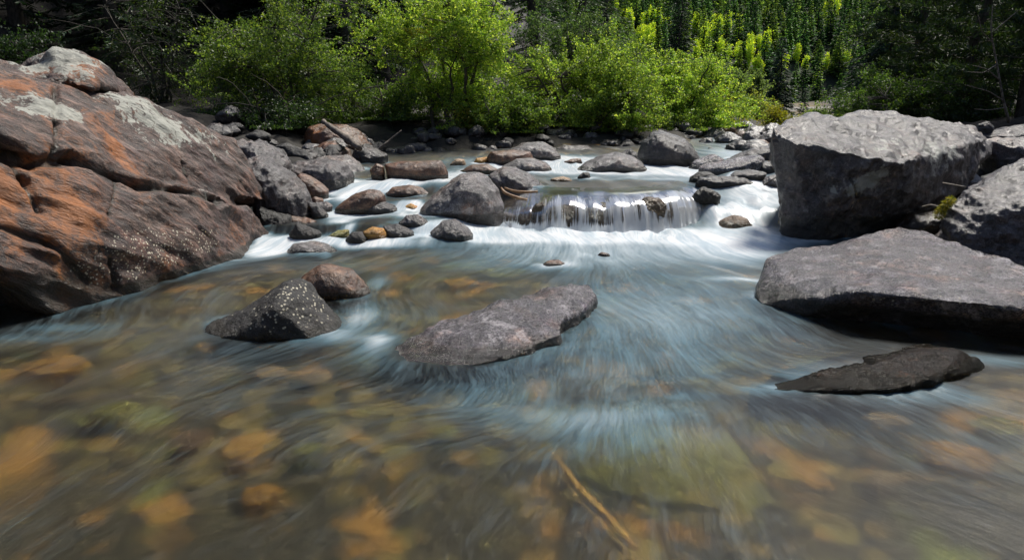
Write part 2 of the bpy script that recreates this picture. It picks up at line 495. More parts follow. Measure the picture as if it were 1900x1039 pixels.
# ------------------------------------------------------------------ rock builder
ROCKS = []
def finish_rock(name, label, cat, hulls, voxel, mat, smooth=5, amp=1.0, size=None, zwat=0.0, wet=.05, rust=0., lich=0., speck=0., paint=(), cracks=(), group=None, freq=1.0, seed=None, gr=(1, 1, 1), keep=True, ridge=.5, lichtop=.25, rot=None):
    bm = bmesh.new()
    for pts in hulls:
        vs = [bm.verts.new(Vector(p)) for p in pts]
        r = bmesh.ops.convex_hull(bm, input=vs)
        bad = [e for e in set(r['geom_interior'] + r['geom_unused']) if isinstance(e, bmesh.types.BMVert) and e.is_valid and not e.link_faces]
        bmesh.ops.delete(bm, geom=bad, context='VERTS')
    me = bpy.data.meshes.new('tmp')
    bm.to_mesh(me); bm.free()
    o = bpy.data.objects.new('tmp', me)
    C.objects.link(o)
    md = o.modifiers.new('r', 'REMESH'); md.mode = 'VOXEL'; md.voxel_size = voxel; md.use_smooth_shade = True
    if smooth:
        m2 = o.modifiers.new('s', 'SMOOTH'); m2.iterations = smooth; m2.factor = .5
    dg = bpy.context.evaluated_depsgraph_get()
    dg.update()
    ev = o.evaluated_get(dg)
    me2 = bpy.data.meshes.new_from_object(ev)
    bpy.data.objects.remove(o); bpy.data.meshes.remove(me)
    n = len(me2.vertices)
    co = np.empty(n * 3, np.float32); me2.vertices.foreach_get('co', co)
    no = np.empty(n * 3, np.float32); me2.vertices.foreach_get('normal', no)
    co = co.reshape(-1, 3).astype(float); no = no.reshape(-1, 3).astype(float)
    if size is None:
        size = float(np.median(co.max(0) - co.min(0)))
    sd = seed if seed is not None else (len(ROCKS) * 7 + 3)
    q = co / size * freq
    if rot is not None:
        q = q @ np.array(rot.to_matrix()).T
    q = q * np.array(gr)
    d = .045 * fbm(q * 2.1 + sd, 3, sd) + .030 * ridge * (ridged(q * 4.5 + sd, 4, sd + 5) - .4) + .014 * fbm(q * 14, 3, sd + 9)
    co2 = co + no * (d * size * amp)[:, None]
    crk = np.zeros(n)
    for poly, rad, dep in cracks:
        pl = []
        for px, py in poly:
            pl.append(near_ray(co, px, py))
        for a, b_ in zip(pl[:-1], pl[1:]):
            ab = b_ - a
            t = np.clip(((co - a) @ ab) / (ab @ ab), 0, 1)
            dist = np.linalg.norm(co - (a + t[:, None] * ab), axis=1) + .25 * rad * vnoise(co * 9, 4)
            co2 -= no * (dep * np.clip(1 - dist / rad, 0, 1))[:, None] * .7
            crk = np.maximum(crk, np.clip(1.25 - dist / rad * 1.6, 0, 1))
    at = {}
    for key, v0 in (('rust', rust), ('lich', lich), ('speck', speck)):
        at[key] = np.full(n, v0, float)
    at['lich'] += lichtop * (no[:, 2] - .5) * (lich > -.3)
    at['wet'] = 1 - ss(zwat + wet * .3, zwat + wet * 1.7 + .02, co2[:, 2])
    at['wet'] = np.maximum(at['wet'], crk)  # cracks darkened through the wet mask: painted crevice shade
    for key, px, py, sx, sz, v in paint:
        c = near_ray(co, px, py)
        dd = co - c
        at[key] += v * np.exp(-(dd[:, 0] ** 2 + dd[:, 1] ** 2) / (sx * sx) - dd[:, 2] ** 2 / (sz * sz))
    base = np.array((co2[:, 0].mean(), co2[:, 1].mean(), co2[:, 2].min()))
    me2.vertices.foreach_set('co', (co2 - base).astype(np.float32).ravel())
    set_attrs(me2, at)
    me2.name = name
    me2.materials.clear()
    me2.materials.append(M[mat])
    me2.polygons.foreach_set('use_smooth', np.ones(len(me2.polygons), bool))
    me2.update()
    ob = obj(name, me2, base)
    tag(ob, label, cat, group)
    ROCKS.append(ob)
    return ob
def near_ray(co, px, py):
    d = np.array(ray(px, py)); d /= np.linalg.norm(d)
    v = co - np.array((0, 0, CAM_H))
    t = v @ d
    off = np.linalg.norm(v - t[:, None] * d, axis=1)
    sc_ = off * 1.0 + t * .02 + (off > .08) * 10
    return co[np.argmin(sc_)]

def outline_rock(label, pts, mat='grey', T=.8, Y=None, base=None, name='boulder', cat='boulder', sink=.12, obst=False, voxk=1.0, **kw):
    """a rock from its profile: the widest section stands at its distance, with rounded front and back"""
    pts = np.array(pts, float)
    pyb = pts[:, 1].max() if base is None else base
    pxb = pts[pts[:, 1] > pts[:, 1].max() - 6, 0].mean()
    if Y is None:
        hp = hit(pxb, pyb)
        Yb, zb = hp[1], float(zw(hp[0], hp[1]))
    else:
        Yb = Y; zb = P(pxb, pyb, Y)[2]
    w = (pts[:, 0].max() - pts[:, 0].min()) / FOC * Yb
    t = T * w
    Yc = Yb + .42 * t
    ring = np.array([P(a, b, Yc) for a, b in pts])
    c = ring.mean(0)
    zmid = c[2]
    low = ring[:, 2] < zmid
    hull = []
    for sc_, dy, up in ((1.0, 0, 0), (.86, -.26, -.03), (.62, -.42, -.08), (.25, -.5, -.12), (.86, .3, 0), (.55, .5, -.05)):
        r = c + (ring - c) * np.array((sc_, 1, sc_))
        r[:, 1] += dy * t
        h = ring[:, 2].max() - ring[:, 2].min()
        r[:, 2] += up * h
        hull.append(r)
    bot = ring[low].copy(); bot[:, 2] = zb - sink
    b2 = c + (bot - c) * np.array((.8, 1, 1)); b2[:, 1] -= .3 * t
    b3 = b2.copy(); b3[:, 1] += .7 * t
    hull += [bot, b2, b3]
    hull = np.concatenate(hull)
    hgt = ring[:, 2].max() - zb
    vox = max(.006, min(.03, max(w, hgt) / 46)) * voxk
    kw.setdefault('zwat', zb); kw.setdefault('wet', min(.05, .25 * hgt))
    if obst: OBST.append((c[0], Yc, w * .42))
    return finish_rock(name, label, cat, [hull], vox, mat, **kw)

# ------------------------------------------------------------------ the large boulders
def sh(p, dx=0, dy=0, dz=0): return np.array(p) + np.array((dx, dy, dz))
ridge = [P(-140, 60, 5.0), P(0, 114, 5.1), P(60, 150, 5.3), P(230, 172, 5.9), P(300, 197, 6.1), P(350, 226, 6.4), P(400, 246, 6.7), P(434, 261, 6.9), P(459, 303, 7.0), P(489, 350, 6.95)]
crackp = [P(492, 372, 6.85), P(330, 350, 5.62), P(215, 326, 5.02), P(0, 270, 4.3), P(-140, 240, 3.85)]
upper = ridge + crackp + [P(200, 240, 5.25), P(320, 280, 5.75), P(40, 190, 4.75)] + [sh(p, -1.2, 1.3, -.35) for p in ridge] + [sh(p, -.7, .8, -.3) for p in crackp]
knob = [P(a, b, y) for a, b, y in ((34, 122, 5.6), (60, 103, 5.6), (100, 92, 5.6), (138, 93, 5.65), (172, 112, 5.7), (207, 140, 5.8), (240, 172, 5.9), (110, 150, 5.25), (170, 165, 5.4), (60, 140, 5.3))]
knob = knob + [sh(p, -.35, .8, -.1) for p in knob]
mid = [P(-140, 250, 3.9), P(0, 283, 4.3), P(215, 336, 4.98), P(330, 358, 5.52), P(402, 356, 5.9), P(450, 374, 6.35), P(482, 408, 6.6), P(494, 440, 6.72)]
bs = [W(494, 446), W(440, 482), W(340, 508), W(220, 535), W(180, 562)]
lower = mid + bs + [sh(p, 0, .05, -.4) for p in bs] + [P(-140, 445, 3.7), P(0, 496, 3.93), P(150, 572, 4.42), P(200, 430, 4.62), P(350, 430, 5.35)] + [sh(p, -.9, .9, -.2) for p in mid] + [sh(p, -1.0, .8, -.3) for p in bs]
lower += [sh(W(-100, 560), -.2, .7, -.4), sh(W(60, 580), -.2, .75, -.4)]
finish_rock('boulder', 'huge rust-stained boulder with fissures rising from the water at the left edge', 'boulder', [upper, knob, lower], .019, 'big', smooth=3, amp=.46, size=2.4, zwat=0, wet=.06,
    rust=.22, lich=-.02, lichtop=.45, speck=-.5, freq=1.5, ridge=2.0, gr=(.42, 1.2, 1.2), rot=GRAIN_ROT,
    paint=[('rust', 210, 260, .11, .30, .75), ('rust', 195, 210, .10, .12, .5), ('rust', 40, 160, .35, .10, .5), ('rust', 100, 420, .45, .3, .35), ('rust', 20, 340, .45, .2, .45), ('rust', 150, 400, .07, .32, .7), ('rust', 165, 130, .18, .12, .6), ('rust', 60, 300, .3, .1, .35),
           ('rust', 150, 540, .2, .2, .35), ('rust', 300, 380, .5, .12, .25), ('wet', 40, 560, .5, .2, 1.0), ('wet', 130, 575, .2, .12, .9), ('speck', 250, 470, .42, .20, 1.6), ('speck', 370, 450, .5, .14, 1.5), ('speck', 190, 500, .3, .12, 1.5), ('rust', 330, 430, .6, .2, -.35), ('rust', 330, 240, .5, .25, -.3),  # the wet spots here paint in the shade beneath the overhang
           ('lich', 330, 245, .45, .22, .62), ('lich', 250, 205, .35, .2, .5), ('lich', 410, 280, .3, .2, .45), ('lich', 60, 200, .3, .15, .55), ('lich', 110, 105, .35, .16, .75), ('lich', 150, 150, .2, .1, .3), ('lich', 130, 215, .14, .14, .65), ('lich', 385, 365, .10, .08, .6), ('lich', 300, 300, .2, .12, .3),
           ('rust', 420, 330, .6, .3, -.35), ('rust', 320, 300, .35, .3, -.2)],
    cracks=[([(0, 270), (60, 300), (130, 300), (215, 328), (250, 345), (330, 352), (400, 372), (480, 376)], .055, .10), ([(100, 165), (103, 230), (98, 290)], .035, .07), ([(200, 480), (215, 535)], .03, .06), ([(0, 250), (50, 330), (75, 390)], .035, .06), ([(300, 200), (345, 300), (360, 345)], .025, .04), ([(215, 328), (200, 400), (175, 470)], .022, .03), ([(400, 250), (440, 330), (470, 370)], .022, .03), ([(0, 420), (90, 450), (160, 520)], .03, .04), ([(240, 172), (180, 168), (130, 150), (60, 150)], .04, .06)])
r1 = [P(a, b, y) for a, b, y in ((1432, 234, 6.8), (1446, 224, 6.95), (1540, 224, 7.3), (1600, 222, 7.6), (1625, 214, 8.6), (1662, 213, 8.8), (1700, 222, 8.5), (1815, 232, 8.1), (1832, 258, 7.8), (1835, 290, 7.8),
      (1427, 262, 6.75), (1434, 310, 6.75), (1450, 372, 6.75), (1470, 444, 6.72), (1472, 265, 6.5), (1600, 288, 6.42), (1680, 300, 6.55), (1500, 447, 6.62), (1560, 443, 6.7), (1640, 425, 6.95), (1710, 396, 7.1), (1770, 360, 7.4), (1690, 340, 6.68))]
r1 += [sh(p, p[0] * .9 / p[1] + .03, .9, 0) for p in r1 if p[2] < .9] + [sh(W(1478, 442), .05, .1, -.35), sh(W(1640, 436), 0, .2, -.35), sh(W(1640, 436), 0, 1.2, -.35), sh(W(1478, 442), .55, 1.2, -.35)]
finish_rock('boulder', 'large squared grey boulder with flat lichen-spotted top to the right of the waterfall', 'boulder', [r1], .019, 'grey', smooth=7, amp=.95, size=1.3, zwat=0, wet=.22, lich=.06, lichtop=.10, rust=-.1, speck=-.4, ridge=.9,
    paint=[('lich', 1750, 285, .5, .16, .6), ('lich', 1590, 345, .25, .12, .62), ('lich', 1640, 330, .25, .22, .6), ('lich', 1500, 300, .25, .05, .3), ('lich', 1730, 330, .25, .15, .45), ('lich', 1640, 265, .5, .08, .35), ('lich', 1545, 350, .04, .05, .6), ('lich', 1575, 355, .06, .05, .6), ('rust', 1442, 240, .06, .08, .6), ('lich', 1560, 400, .3, .2, -.3)],
    cracks=[([(1578, 335), (1590, 370), (1560, 400)], .03, .03)])
def slab_pts(rows): return [W(a, b, z) for a, b, z in rows]
top2 = slab_pts(((1421, 483, .20), (1440, 471, .22), (1475, 461, .23), (1560, 457, .25), (1640, 439, .28), (1670, 424, .30), (1722, 430, .30), (1800, 455, .28), (1900, 489, .26), (2060, 535, .25)))
fr2 = slab_pts(((1436, 480, .20), (1500, 492, .22), (1545, 510, .235), (1600, 541, .25), (1700, 552, .245), (1900, 570, .235), (2060, 585, .23)))
bo2 = slab_pts(((1408, 546, .05), (1413, 567, 0), (1500, 583, .03), (1640, 593, .05), (1760, 598, .06), (1900, 604, .07), (2060, 610, .08)))
finish_rock('boulder', 'broad flat-topped dark slab jutting over the pool at the right edge', 'boulder', [top2 + fr2 + bo2 + [sh(p, .12, .42, -.35) for p in bo2] + [sh(p, 0, -.2, -.5) for p in top2]], .016, 'slab', smooth=5, amp=.6, size=.9, zwat=0, wet=.13, lich=-.3, speck=-.35, rust=-.1, ridge=.9,
    paint=[('speck', 1800, 565, .5, .05, .85), ('speck', 1650, 560, .3, .05, .5), ('speck', 1560, 530, .3, .05, .35), ('rust', 1600, 560, .3, .08, .3)])
r3 = [P(a, b, y) for a, b, y in ((2040, 235, 6.5), (1900, 289, 6.2), (1850, 318, 6.0), (1800, 350, 5.9), (1765, 385, 5.85), (1745, 412, 5.8), (1738, 442, 5.9), (1790, 465, 5.5), (1900, 515, 5.25), (2040, 550, 5.2), (1840, 395, 5.5), (1900, 380, 5.5), (2040, 380, 5.4))]
finish_rock('boulder', 'sloping grey boulder with veined face behind the dark slab at the right edge', 'boulder', [r3 + [sh(p, p[0] * 1.1 / p[1] + .05, 1.1, -.12) for p in r3] + [sh(p, .1, .3, -.5) for p in r3[5:10]]], .015, 'grey', smooth=6, amp=.8, size=.9, zwat=0, wet=.05, lich=-.1, speck=-.5, rust=-.2, ridge=1.6, gr=(1, 1, 2))
m1a = slab_pts(((706, 660, .008), (760, 625, .055), (830, 590, .085), (900, 565, .11), (985, 540, .125), (1030, 545, .12), (1052, 575, .095), (1040, 618, .065), (960, 655, .035), (880, 676, .016), (800, 680, .005), (728, 672, -.004), (900, 605, .118), (985, 575, .128), (840, 635, .075)))
m1b = slab_pts(((960, 552, .11), (1000, 535, .13), (1060, 524, .14), (1094, 527, .13), (1107, 547, .095), (1086, 570, .08), (1050, 592, .075), (980, 600, .09), (1045, 550, .14)))
def base_of(q): return [np.array((p[0] + (p[0] - .1) * .05, p[1] + (p[1] - 3.6) * .08, -.2)) for p in q]
finish_rock('boulder', 'flat grey rock island alone in the middle of the foreground pool', 'boulder', [m1a + base_of(m1a[:12]), m1b + base_of(m1b[:8])], .010, 'slab', smooth=3, amp=.6, size=.7, zwat=0, wet=.045, lich=-.4, speck=-.32, rust=-.1, ridge=1.2,
    paint=[('rust', 760, 630, .12, .1, .35), ('speck', 900, 620, .5, .3, .1)])
OBST.append((.12, 3.55, .42)); OBST.append((-.3, 3.3, .25))
r5 = slab_pts(((1392, 726, -.004), (1440, 719, .016), (1500, 706, .034), (1580, 690, .062), (1640, 668, .098), (1700, 652, .118), (1780, 651, .112), (1828, 680, .0), (1390, 736, -.03), (1500, 739, -.03), (1640, 738, -.03), (1700, 730, -.03), (1780, 714, -.03), (1450, 700, -.06), (1560, 672, -.02), (1700, 640, -.02), (1660, 722, .035), (1740, 700, .06)))
finish_rock('boulder', 'low wet black rock ledge half drowned in the right foreground', 'boulder', [r5 + [sh(p, 0, .05, -.3) for p in r5[8:15]]], .007, 'wetslab', smooth=6, amp=.75, size=.45, zwat=.0, wet=.06, lich=-.5, speck=-.6, rust=.12, ridge=1.0)
# bedrock ledge that carries the fall
lg = []
for x, y in FALL:
    k = float(lipk_(x))
    lg += [(x, y + .06, -.3), (x, y + .09, .09 * k), (x, y + .17, .215 * k), (x, y + .28, .265 * k), (x + .02, y + .50, .29 * (.5 + .5 * k)), (x, y + 1.1, .30), (x, y + 1.2, -.3)]
finish_rock('rock_ledge', 'brown rounded bedrock ledge under the curtain of the waterfall', 'rock ledge', [np.array(lg)], .018, 'ledge', smooth=4, amp=.35, size=1.0, zwat=.25, wet=.3, lich=-.6, speck=-.6, rust=.1)

# ------------------------------------------------------------------ the smaller boulders, traced from their profiles
O = outline_rock
dry = dict(lich=-.1, speck=-.6, rust=-.2)
O('black pyramid-shaped rock splashed with pale specks in the left foreground pool', [(383, 606), (440, 574), (500, 540), (535, 524), (562, 530), (592, 558), (640, 607), (600, 624), (540, 630), (450, 622)], 'black', .75, obst=True, smooth=2, lich=-.5, speck=.25, rust=-.3, amp=.7, wet=.04, paint=[('speck', 560, 550, .10, .12, .8), ('speck', 520, 585, .3, .08, .5), ('lich', 570, 548, .05, .05, .5)])
O('smooth brown peaked rock just behind the black pyramid-shaped rock', [(550, 525), (575, 501), (597, 488), (622, 495), (655, 502), (690, 541), (655, 552), (600, 556)], 'brown', .7, obst=True, amp=.5, lich=-.5, speck=-.5, rust=-.1, wet=.05)
O('low pinkish granite rock at the foot of the huge left boulder', [(532, 466), (546, 452), (573, 448), (605, 455), (626, 467), (580, 472)], 'pale', .7, amp=.5, rust=0, lich=-.4, speck=-.4, wet=.02)
O('craggy grey boulder peeping over the shoulder of the huge left boulder', [(434, 259), (455, 256), (472, 256), (488, 262), (500, 275), (525, 285), (540, 303), (525, 330), (460, 320)], 'grey', .8, Y=8.3, amp=1.1, ridge=1.6, **dry)
O('steep ribbed grey slab leaning on the right end of the huge left boulder', [(452, 296), (481, 287), (502, 297), (527, 313), (551, 332), (569, 351), (580, 374), (587, 408), (560, 412), (520, 405), (481, 380), (462, 330)], 'grey', .8, Y=7.1, amp=.9, ridge=1.6, gr=(1.4, 1, .7), sink=.3, lich=-.1, speck=-.6, rust=.05)
O('glossy wet black rock wedged below the ribbed grey slab', [(480, 380), (513, 392), (538, 404), (543, 430), (518, 446), (495, 448), (484, 420)], 'black', .8, Y=6.85, amp=1.3, wet=.12, lich=-.6, speck=-.6, rust=-.3)
O('small brown wedge of rock under the ribbed grey slab', [(537, 400), (560, 404), (588, 409), (585, 420), (560, 424), (540, 420)], 'brown', .6, Y=7.0, lich=-.6, speck=-.6)
O('dark pointed rock between the wet black rock and the small rapids', [(536, 434), (551, 414), (573, 425), (596, 432), (590, 442), (551, 445)], 'black', .6, lich=-.6, speck=-.6, rust=.15)
O('big grey boulder with a shiny black right end beside the left rapids', [(530, 310), (567, 295), (589, 301), (624, 299), (643, 308), (653, 321), (656, 342), (643, 351), (613, 354), (589, 345), (551, 335)], 'grey', .8, amp=.9, ridge=1.3, sink=.3, lich=-.15, speck=-.6, rust=-.2, wet=.12, paint=[('rust', 630, 345, .15, .06, .4)])
O('pale rounded boulder tucked behind the big grey boulder with a shiny end', [(586, 294), (605, 288), (643, 289), (664, 301), (678, 316), (692, 332), (675, 336), (640, 335), (600, 320)], 'pale', .7, Y=10.2, sink=.3, amp=.9, lich=0, speck=-.6, rust=-.1)
O('golden brown egg-like boulder resting against the ribbed grey slab', [(547, 329), (556, 319), (573, 324), (589, 336), (610, 354), (603, 371), (578, 372), (560, 350)], 'brown', .7, Y=8.0, sink=.3, amp=.5, lich=-.5, speck=-.6, rust=.1)
O('small reddish stone at the foot of the golden brown boulder', [(574, 372), (584, 364), (599, 369), (601, 378), (585, 382)], 'brown', .8, Y=7.8, lich=-.6, speck=-.6, rust=.2)
O('little pale grey stone beside the left rapids below the golden brown boulder', [(586, 375), (605, 374), (617, 381), (614, 392), (602, 396), (590, 390)], 'pale', .8, rust=-.1, lich=-.3, speck=-.6)
O('dark wedge of rock in front of the little pale grey stone', [(573, 374), (589, 379), (610, 400), (598, 406), (580, 404)], 'dark', .7, **dry)
O('large smooth brown boulder with a curved back in the left rapids', [(620, 388), (637, 373), (659, 359), (686, 352), (705, 354), (715, 362), (718, 374), (690, 394), (650, 398), (629, 396)], 'brown', .6, amp=.45, lich=-.6, speck=-.6, rust=0, wet=.05, obst=True)
O('dark flat boulder leaning on the front of the large smooth brown boulder', [(672, 392), (675, 382), (684, 374), (710, 374), (734, 381), (738, 387), (723, 396), (690, 398)], 'dark', .6, amp=.5, lich=-.6, speck=-.6, rust=0)
O('reddish brown rock with a black underside in the middle of the left rapids', [(713, 360), (729, 347), (758, 344), (785, 348), (797, 360), (777, 365), (735, 366)], 'brown', .6, amp=.6, lich=-.6, speck=-.6, rust=0)
O('small dark brown rock at the left end of the long brown boulder', [(685, 314), (699, 304), (710, 308), (715, 319), (714, 332), (694, 333)], 'brown', .8, lich=-.4, speck=-.5, rust=.2)
O('long brown boulder lying across the head of the left rapids', [(713, 305), (737, 301), (777, 303), (818, 297), (826, 307), (832, 323), (804, 328), (750, 334), (721, 328)], 'brown', .5, amp=.6, lich=-.3, speck=-.5, rust=.1, sink=.2)
O('big grey boulder with a mossy brown flank to the left of the waterfall', [(778, 392), (800, 368), (820, 350), (837, 335), (855, 322), (885, 319), (905, 328), (925, 350), (934, 376), (922, 407), (860, 412), (810, 407)], 'pale', .75, amp=.6, obst=True, lich=-.1, speck=-.5, rust=-.05, wet=.08, paint=[('rust', 880, 385, .3, .08, .4)])
O('peaked grey boulder with two sticks caught against it beside the waterfall', [(903, 325), (931, 311), (952, 312), (977, 320), (1002, 339), (1014, 351), (1002, 364), (940, 368)], 'grey', .7, amp=.7, sink=.25, obst=True, lich=-.2, speck=-.6, rust=.05)
O('small pointed grey stone at the foot of the big mossy-flanked boulder', [(740, 414), (753, 398), (775, 397), (797, 414), (777, 422), (752, 420)], 'grey', .8, lich=-.4, speck=-.6, rust=.1)
O('flat dark stone in the row of stones at the foot of the left rapids', [(711, 419), (737, 415), (769, 429), (768, 441), (729, 443), (716, 432)], 'dark', .7, amp=.6, **dry)
O('round speckled grey stone standing in white water left of the waterfall pool', [(798, 431), (820, 411), (845, 408), (869, 424), (877, 435), (858, 446), (806, 446)], 'grey', .8, amp=.7, lich=-.1, speck=-.3, rust=-.1, wet=.03)
O('black dome-shaped stone between two little white spills', [(640, 445), (653, 430), (670, 429), (683, 440), (687, 448), (660, 450)], 'black', .8, amp=.5, lich=-.6, speck=-.6, rust=-.3)
O('amber stone washed by the spill beside the black dome-shaped stone', [(673, 429), (691, 420), (713, 425), (719, 438), (694, 446), (678, 440)], 'amber', .7, amp=.5, lich=-.6, speck=-.6)
O('mossy olive stone left of the black dome-shaped stone', [(607, 439), (624, 429), (648, 426), (648, 438), (625, 443)], 'olive', .8, amp=.6, lich=-.6, speck=-.6)
O('little brown stone under the small white spill by the big mossy-flanked boulder', [(752, 383), (762, 377), (776, 383), (772, 390), (758, 391)], 'amber', .8, lich=-.6, speck=-.6)
O('orange-faced boulder on the left bank under the fallen log', [(566, 256), (573, 234), (599, 226), (632, 229), (659, 240), (676, 252), (690, 272), (656, 284), (589, 284)], 'brown', .8, Y=12.3, sink=.5, amp=.9, lich=-.1, speck=-.6, rust=.0, paint=[('rust', 585, 255, .35, .25, .9)])
O('brown boulder with a split front between the fallen log and the left rapids', [(578, 278), (602, 264), (621, 261), (651, 277), (655, 292), (620, 300), (586, 295)], 'brown', .8, Y=11.2, sink=.4, amp=.8, **dry)
O('dark tilted boulder under the lower end of the fallen log', [(652, 288), (659, 273), (675, 266), (700, 276), (721, 287), (718, 296), (691, 310), (659, 306)], 'dark', .8, Y=11.2, sink=.4, amp=.6, **dry)
O('brown-grey rock in the upper stream behind the big mossy-flanked boulder', [(904, 292), (911, 281), (955, 278), (984, 280), (990, 292), (940, 306), (910, 304)], 'brown', .6, amp=.6, lich=-.2, speck=-.6, rust=0)
O('rounded boulder with a pale crown and dark right end in the upper stream', [(942, 278), (968, 265), (1005, 263), (1029, 273), (1043, 289), (1040, 297), (1005, 298), (960, 292)], 'grey', .6, amp=.6, lich=.05, speck=-.6, rust=-.1)
O('pale water-washed flat rock in the white upper stream', [(930, 310), (958, 295), (992, 295), (1014, 302), (1024, 314), (980, 320), (945, 320)], 'pale', .7, amp=.5, lich=-.3, speck=-.6, rust=-.2)
O('low reddish rock above the big mossy-flanked boulder', [(852, 318), (875, 305), (905, 304), (926, 314), (915, 322), (870, 322)], 'brown', .6, amp=.5, lich=-.6, speck=-.6)
O('long low grey rock at the far water edge under the bushes', [(1030, 276), (1045, 269), (1092, 270), (1113, 287), (1080, 292), (1040, 290)], 'grey', .5, Y=13.4, amp=.7, **dry)
O('broad low boulder with brown base in the middle of the upper stream', [(1064, 317), (1085, 302), (1116, 288), (1146, 283), (1171, 289), (1190, 299), (1204, 316), (1150, 320), (1095, 320)], 'grey', .6, amp=.7, obst=True, lich=-.1, speck=-.6, rust=.0, wet=.06)
O('small round black stone in the smooth water above the waterfall', [(1072, 328), (1082, 319), (1094, 320), (1097, 332), (1080, 333)], 'black', .8, lich=-.6, speck=-.6, rust=-.3)
O('flat tan stone barely breaking the water above the waterfall', [(1022, 333), (1045, 328), (1062, 334), (1040, 336)], 'tan', .7, lich=-.6, speck=-.6)
O('tall dark boulder with white lichen rings in the upper stream', [(1182, 284), (1190, 262), (1208, 243), (1226, 239), (1270, 258), (1288, 274), (1299, 290), (1284, 302), (1239, 308), (1193, 305)], 'dark', .8, amp=.6, sink=.3, obst=True, lich=-.35, speck=-.6, rust=-.3, wet=.1, paint=[('lich', 1212, 254, .09, .07, .85), ('lich', 1248, 262, .06, .04, .8), ('lich', 1266, 267, .07, .04, .8), ('lich', 1276, 269, .05, .04, .8)])
O('small dark rock against the left side of the tall boulder with white lichen rings', [(1153, 284), (1168, 276), (1180, 284), (1187, 296), (1165, 296)], 'dark', .8, **dry)
O('shadowed grey boulder under the bushes left of the tall lichen-ringed boulder', [(1077, 252), (1095, 239), (1128, 242), (1152, 254), (1163, 268), (1133, 276), (1083, 274)], 'dark', .7, Y=15.2, sink=.4, **dry)
O('grey peaked boulder under the bushes right of the tall lichen-ringed boulder', [(1289, 264), (1303, 251), (1322, 239), (1341, 236), (1349, 252), (1353, 271), (1332, 275), (1298, 273)], 'grey', .8, Y=16.0, sink=.4, **dry)
O('smooth violet-grey boulder with a scooped back in front of the right rapids', [(1294, 312), (1308, 304), (1343, 299), (1379, 291), (1410, 287), (1420, 296), (1385, 310), (1355, 323), (1320, 326), (1296, 322)], 'slab', .5, amp=.4, lich=-.5, speck=-.6, rust=-.3, sink=.3)
O('broad dark rock behind the smooth violet-grey boulder with a scooped back', [(1346, 298), (1379, 280), (1414, 272), (1445, 272), (1450, 303), (1400, 312)], 'dark', .6, Y=11.6, sink=.4, **dry)
O('grey tilted stone left of the smooth violet-grey boulder', [(1276, 311), (1289, 297), (1327, 285), (1345, 296), (1327, 304), (1296, 313)], 'slab', .6, amp=.6, **dry)
O('black humped stone at the edge of the white water below the violet-grey boulder', [(1280, 332), (1296, 320), (1315, 317), (1341, 331), (1310, 335)], 'black', .7, lich=-.6, speck=-.6, rust=-.3)
O('long knobbly speckled stone lowest in the group right of the upper pool', [(1289, 341), (1298, 330), (1322, 334), (1346, 337), (1365, 328), (1388, 332), (1409, 341), (1400, 346), (1332, 346)], 'dark', .35, amp=1.3, lich=-.1, speck=-.1, rust=-.3)
O('dark oval stone above the long knobbly speckled stone', [(1347, 331), (1365, 317), (1388, 315), (1425, 321), (1405, 332), (1370, 335)], 'dark', .5, amp=.8, lich=-.2, speck=-.4, rust=-.3)
O('dark stone half hidden behind the left edge of the large squared boulder', [(1383, 315), (1403, 298), (1440, 302), (1445, 322), (1400, 322)], 'dark', .6, Y=9.9, sink=.3, **dry)
O('pale stone with a twig on it beside the large squared boulder', [(1414, 340), (1425, 328), (1450, 322), (1460, 345), (1430, 350)], 'pale', .8, amp=.8, **dry)
O('dark wedge-shaped stone in the right rapids above the violet-grey boulder', [(1347, 292), (1350, 268), (1370, 272), (1390, 279), (1371, 286)], 'black', .8, Y=13.2, sink=.3, lich=-.5, speck=-.6, rust=-.3)
O('small dark stone right of the tall boulder with white lichen rings', [(1297, 290), (1317, 275), (1334, 279), (1320, 291)], 'black', .8, Y=13.4, sink=.3, lich=-.5, speck=-.6, rust=-.3)
O('pale grey boulder shelf behind the sloping boulder at the right edge', [(1828, 262), (1850, 252), (1960, 250), (1960, 305), (1836, 306)], 'pale', .7, Y=8.4, sink=.6, amp=.8, lich=.1, speck=-.6, rust=-.2)
O('low dark boulder at the right edge behind the pale grey shelf', [(1822, 252), (1850, 241), (1900, 230), (1970, 226), (1970, 262), (1840, 262)], 'grey', .6, Y=10.2, sink=.6, **dry)
O('small dark rounded boulder behind the right end of the large squared boulder', [(1812, 240), (1816, 230), (1830, 226), (1842, 234), (1844, 244)], 'dark', .8, Y=10.5, sink=.5, **dry)
O('dark wet brown rock in the gap under the large squared boulder', [(1660, 418), (1690, 398), (1740, 392), (1762, 402), (1750, 425), (1690, 432)], 'brown', .7, Y=6.7, sink=.3, lich=-.5, speck=-.5, rust=-.1, wet=.2)
O('round brown boulder seen through the smooth chute right of the waterfall', [(1318, 424), (1337, 408), (1362, 398), (1386, 403), (1404, 422), (1360, 426)], 'ledge', .8, Y=7.3, sink=.2, amp=.8, lich=-.6, speck=-.6, wet=.06)
O('dark wet rock poking through the lip at the right end of the waterfall', [(1278, 372), (1290, 356), (1305, 346), (1322, 350), (1337, 362), (1320, 372)], 'black', .5, Y=7.78, sink=.05, wet=.4, lich=-.6, speck=-.6, rust=-.1)
O('brown knob of rock parting the curtain right of centre of the waterfall', [(1180, 395), (1186, 374), (1200, 366), (1222, 366), (1236, 376), (1236, 424), (1204, 426)], 'ledge', .6, Y=7.33, sink=.1, amp=1.0, wet=.3, smooth=9, lich=-.6, speck=-.6)
O('low brown knob of rock at the left end of the waterfall lip', [(985, 392), (992, 378), (1006, 374), (1016, 380), (1014, 394)], 'ledge', .5, Y=7.46, sink=.1, amp=.8, wet=.3, lich=-.6, speck=-.6)
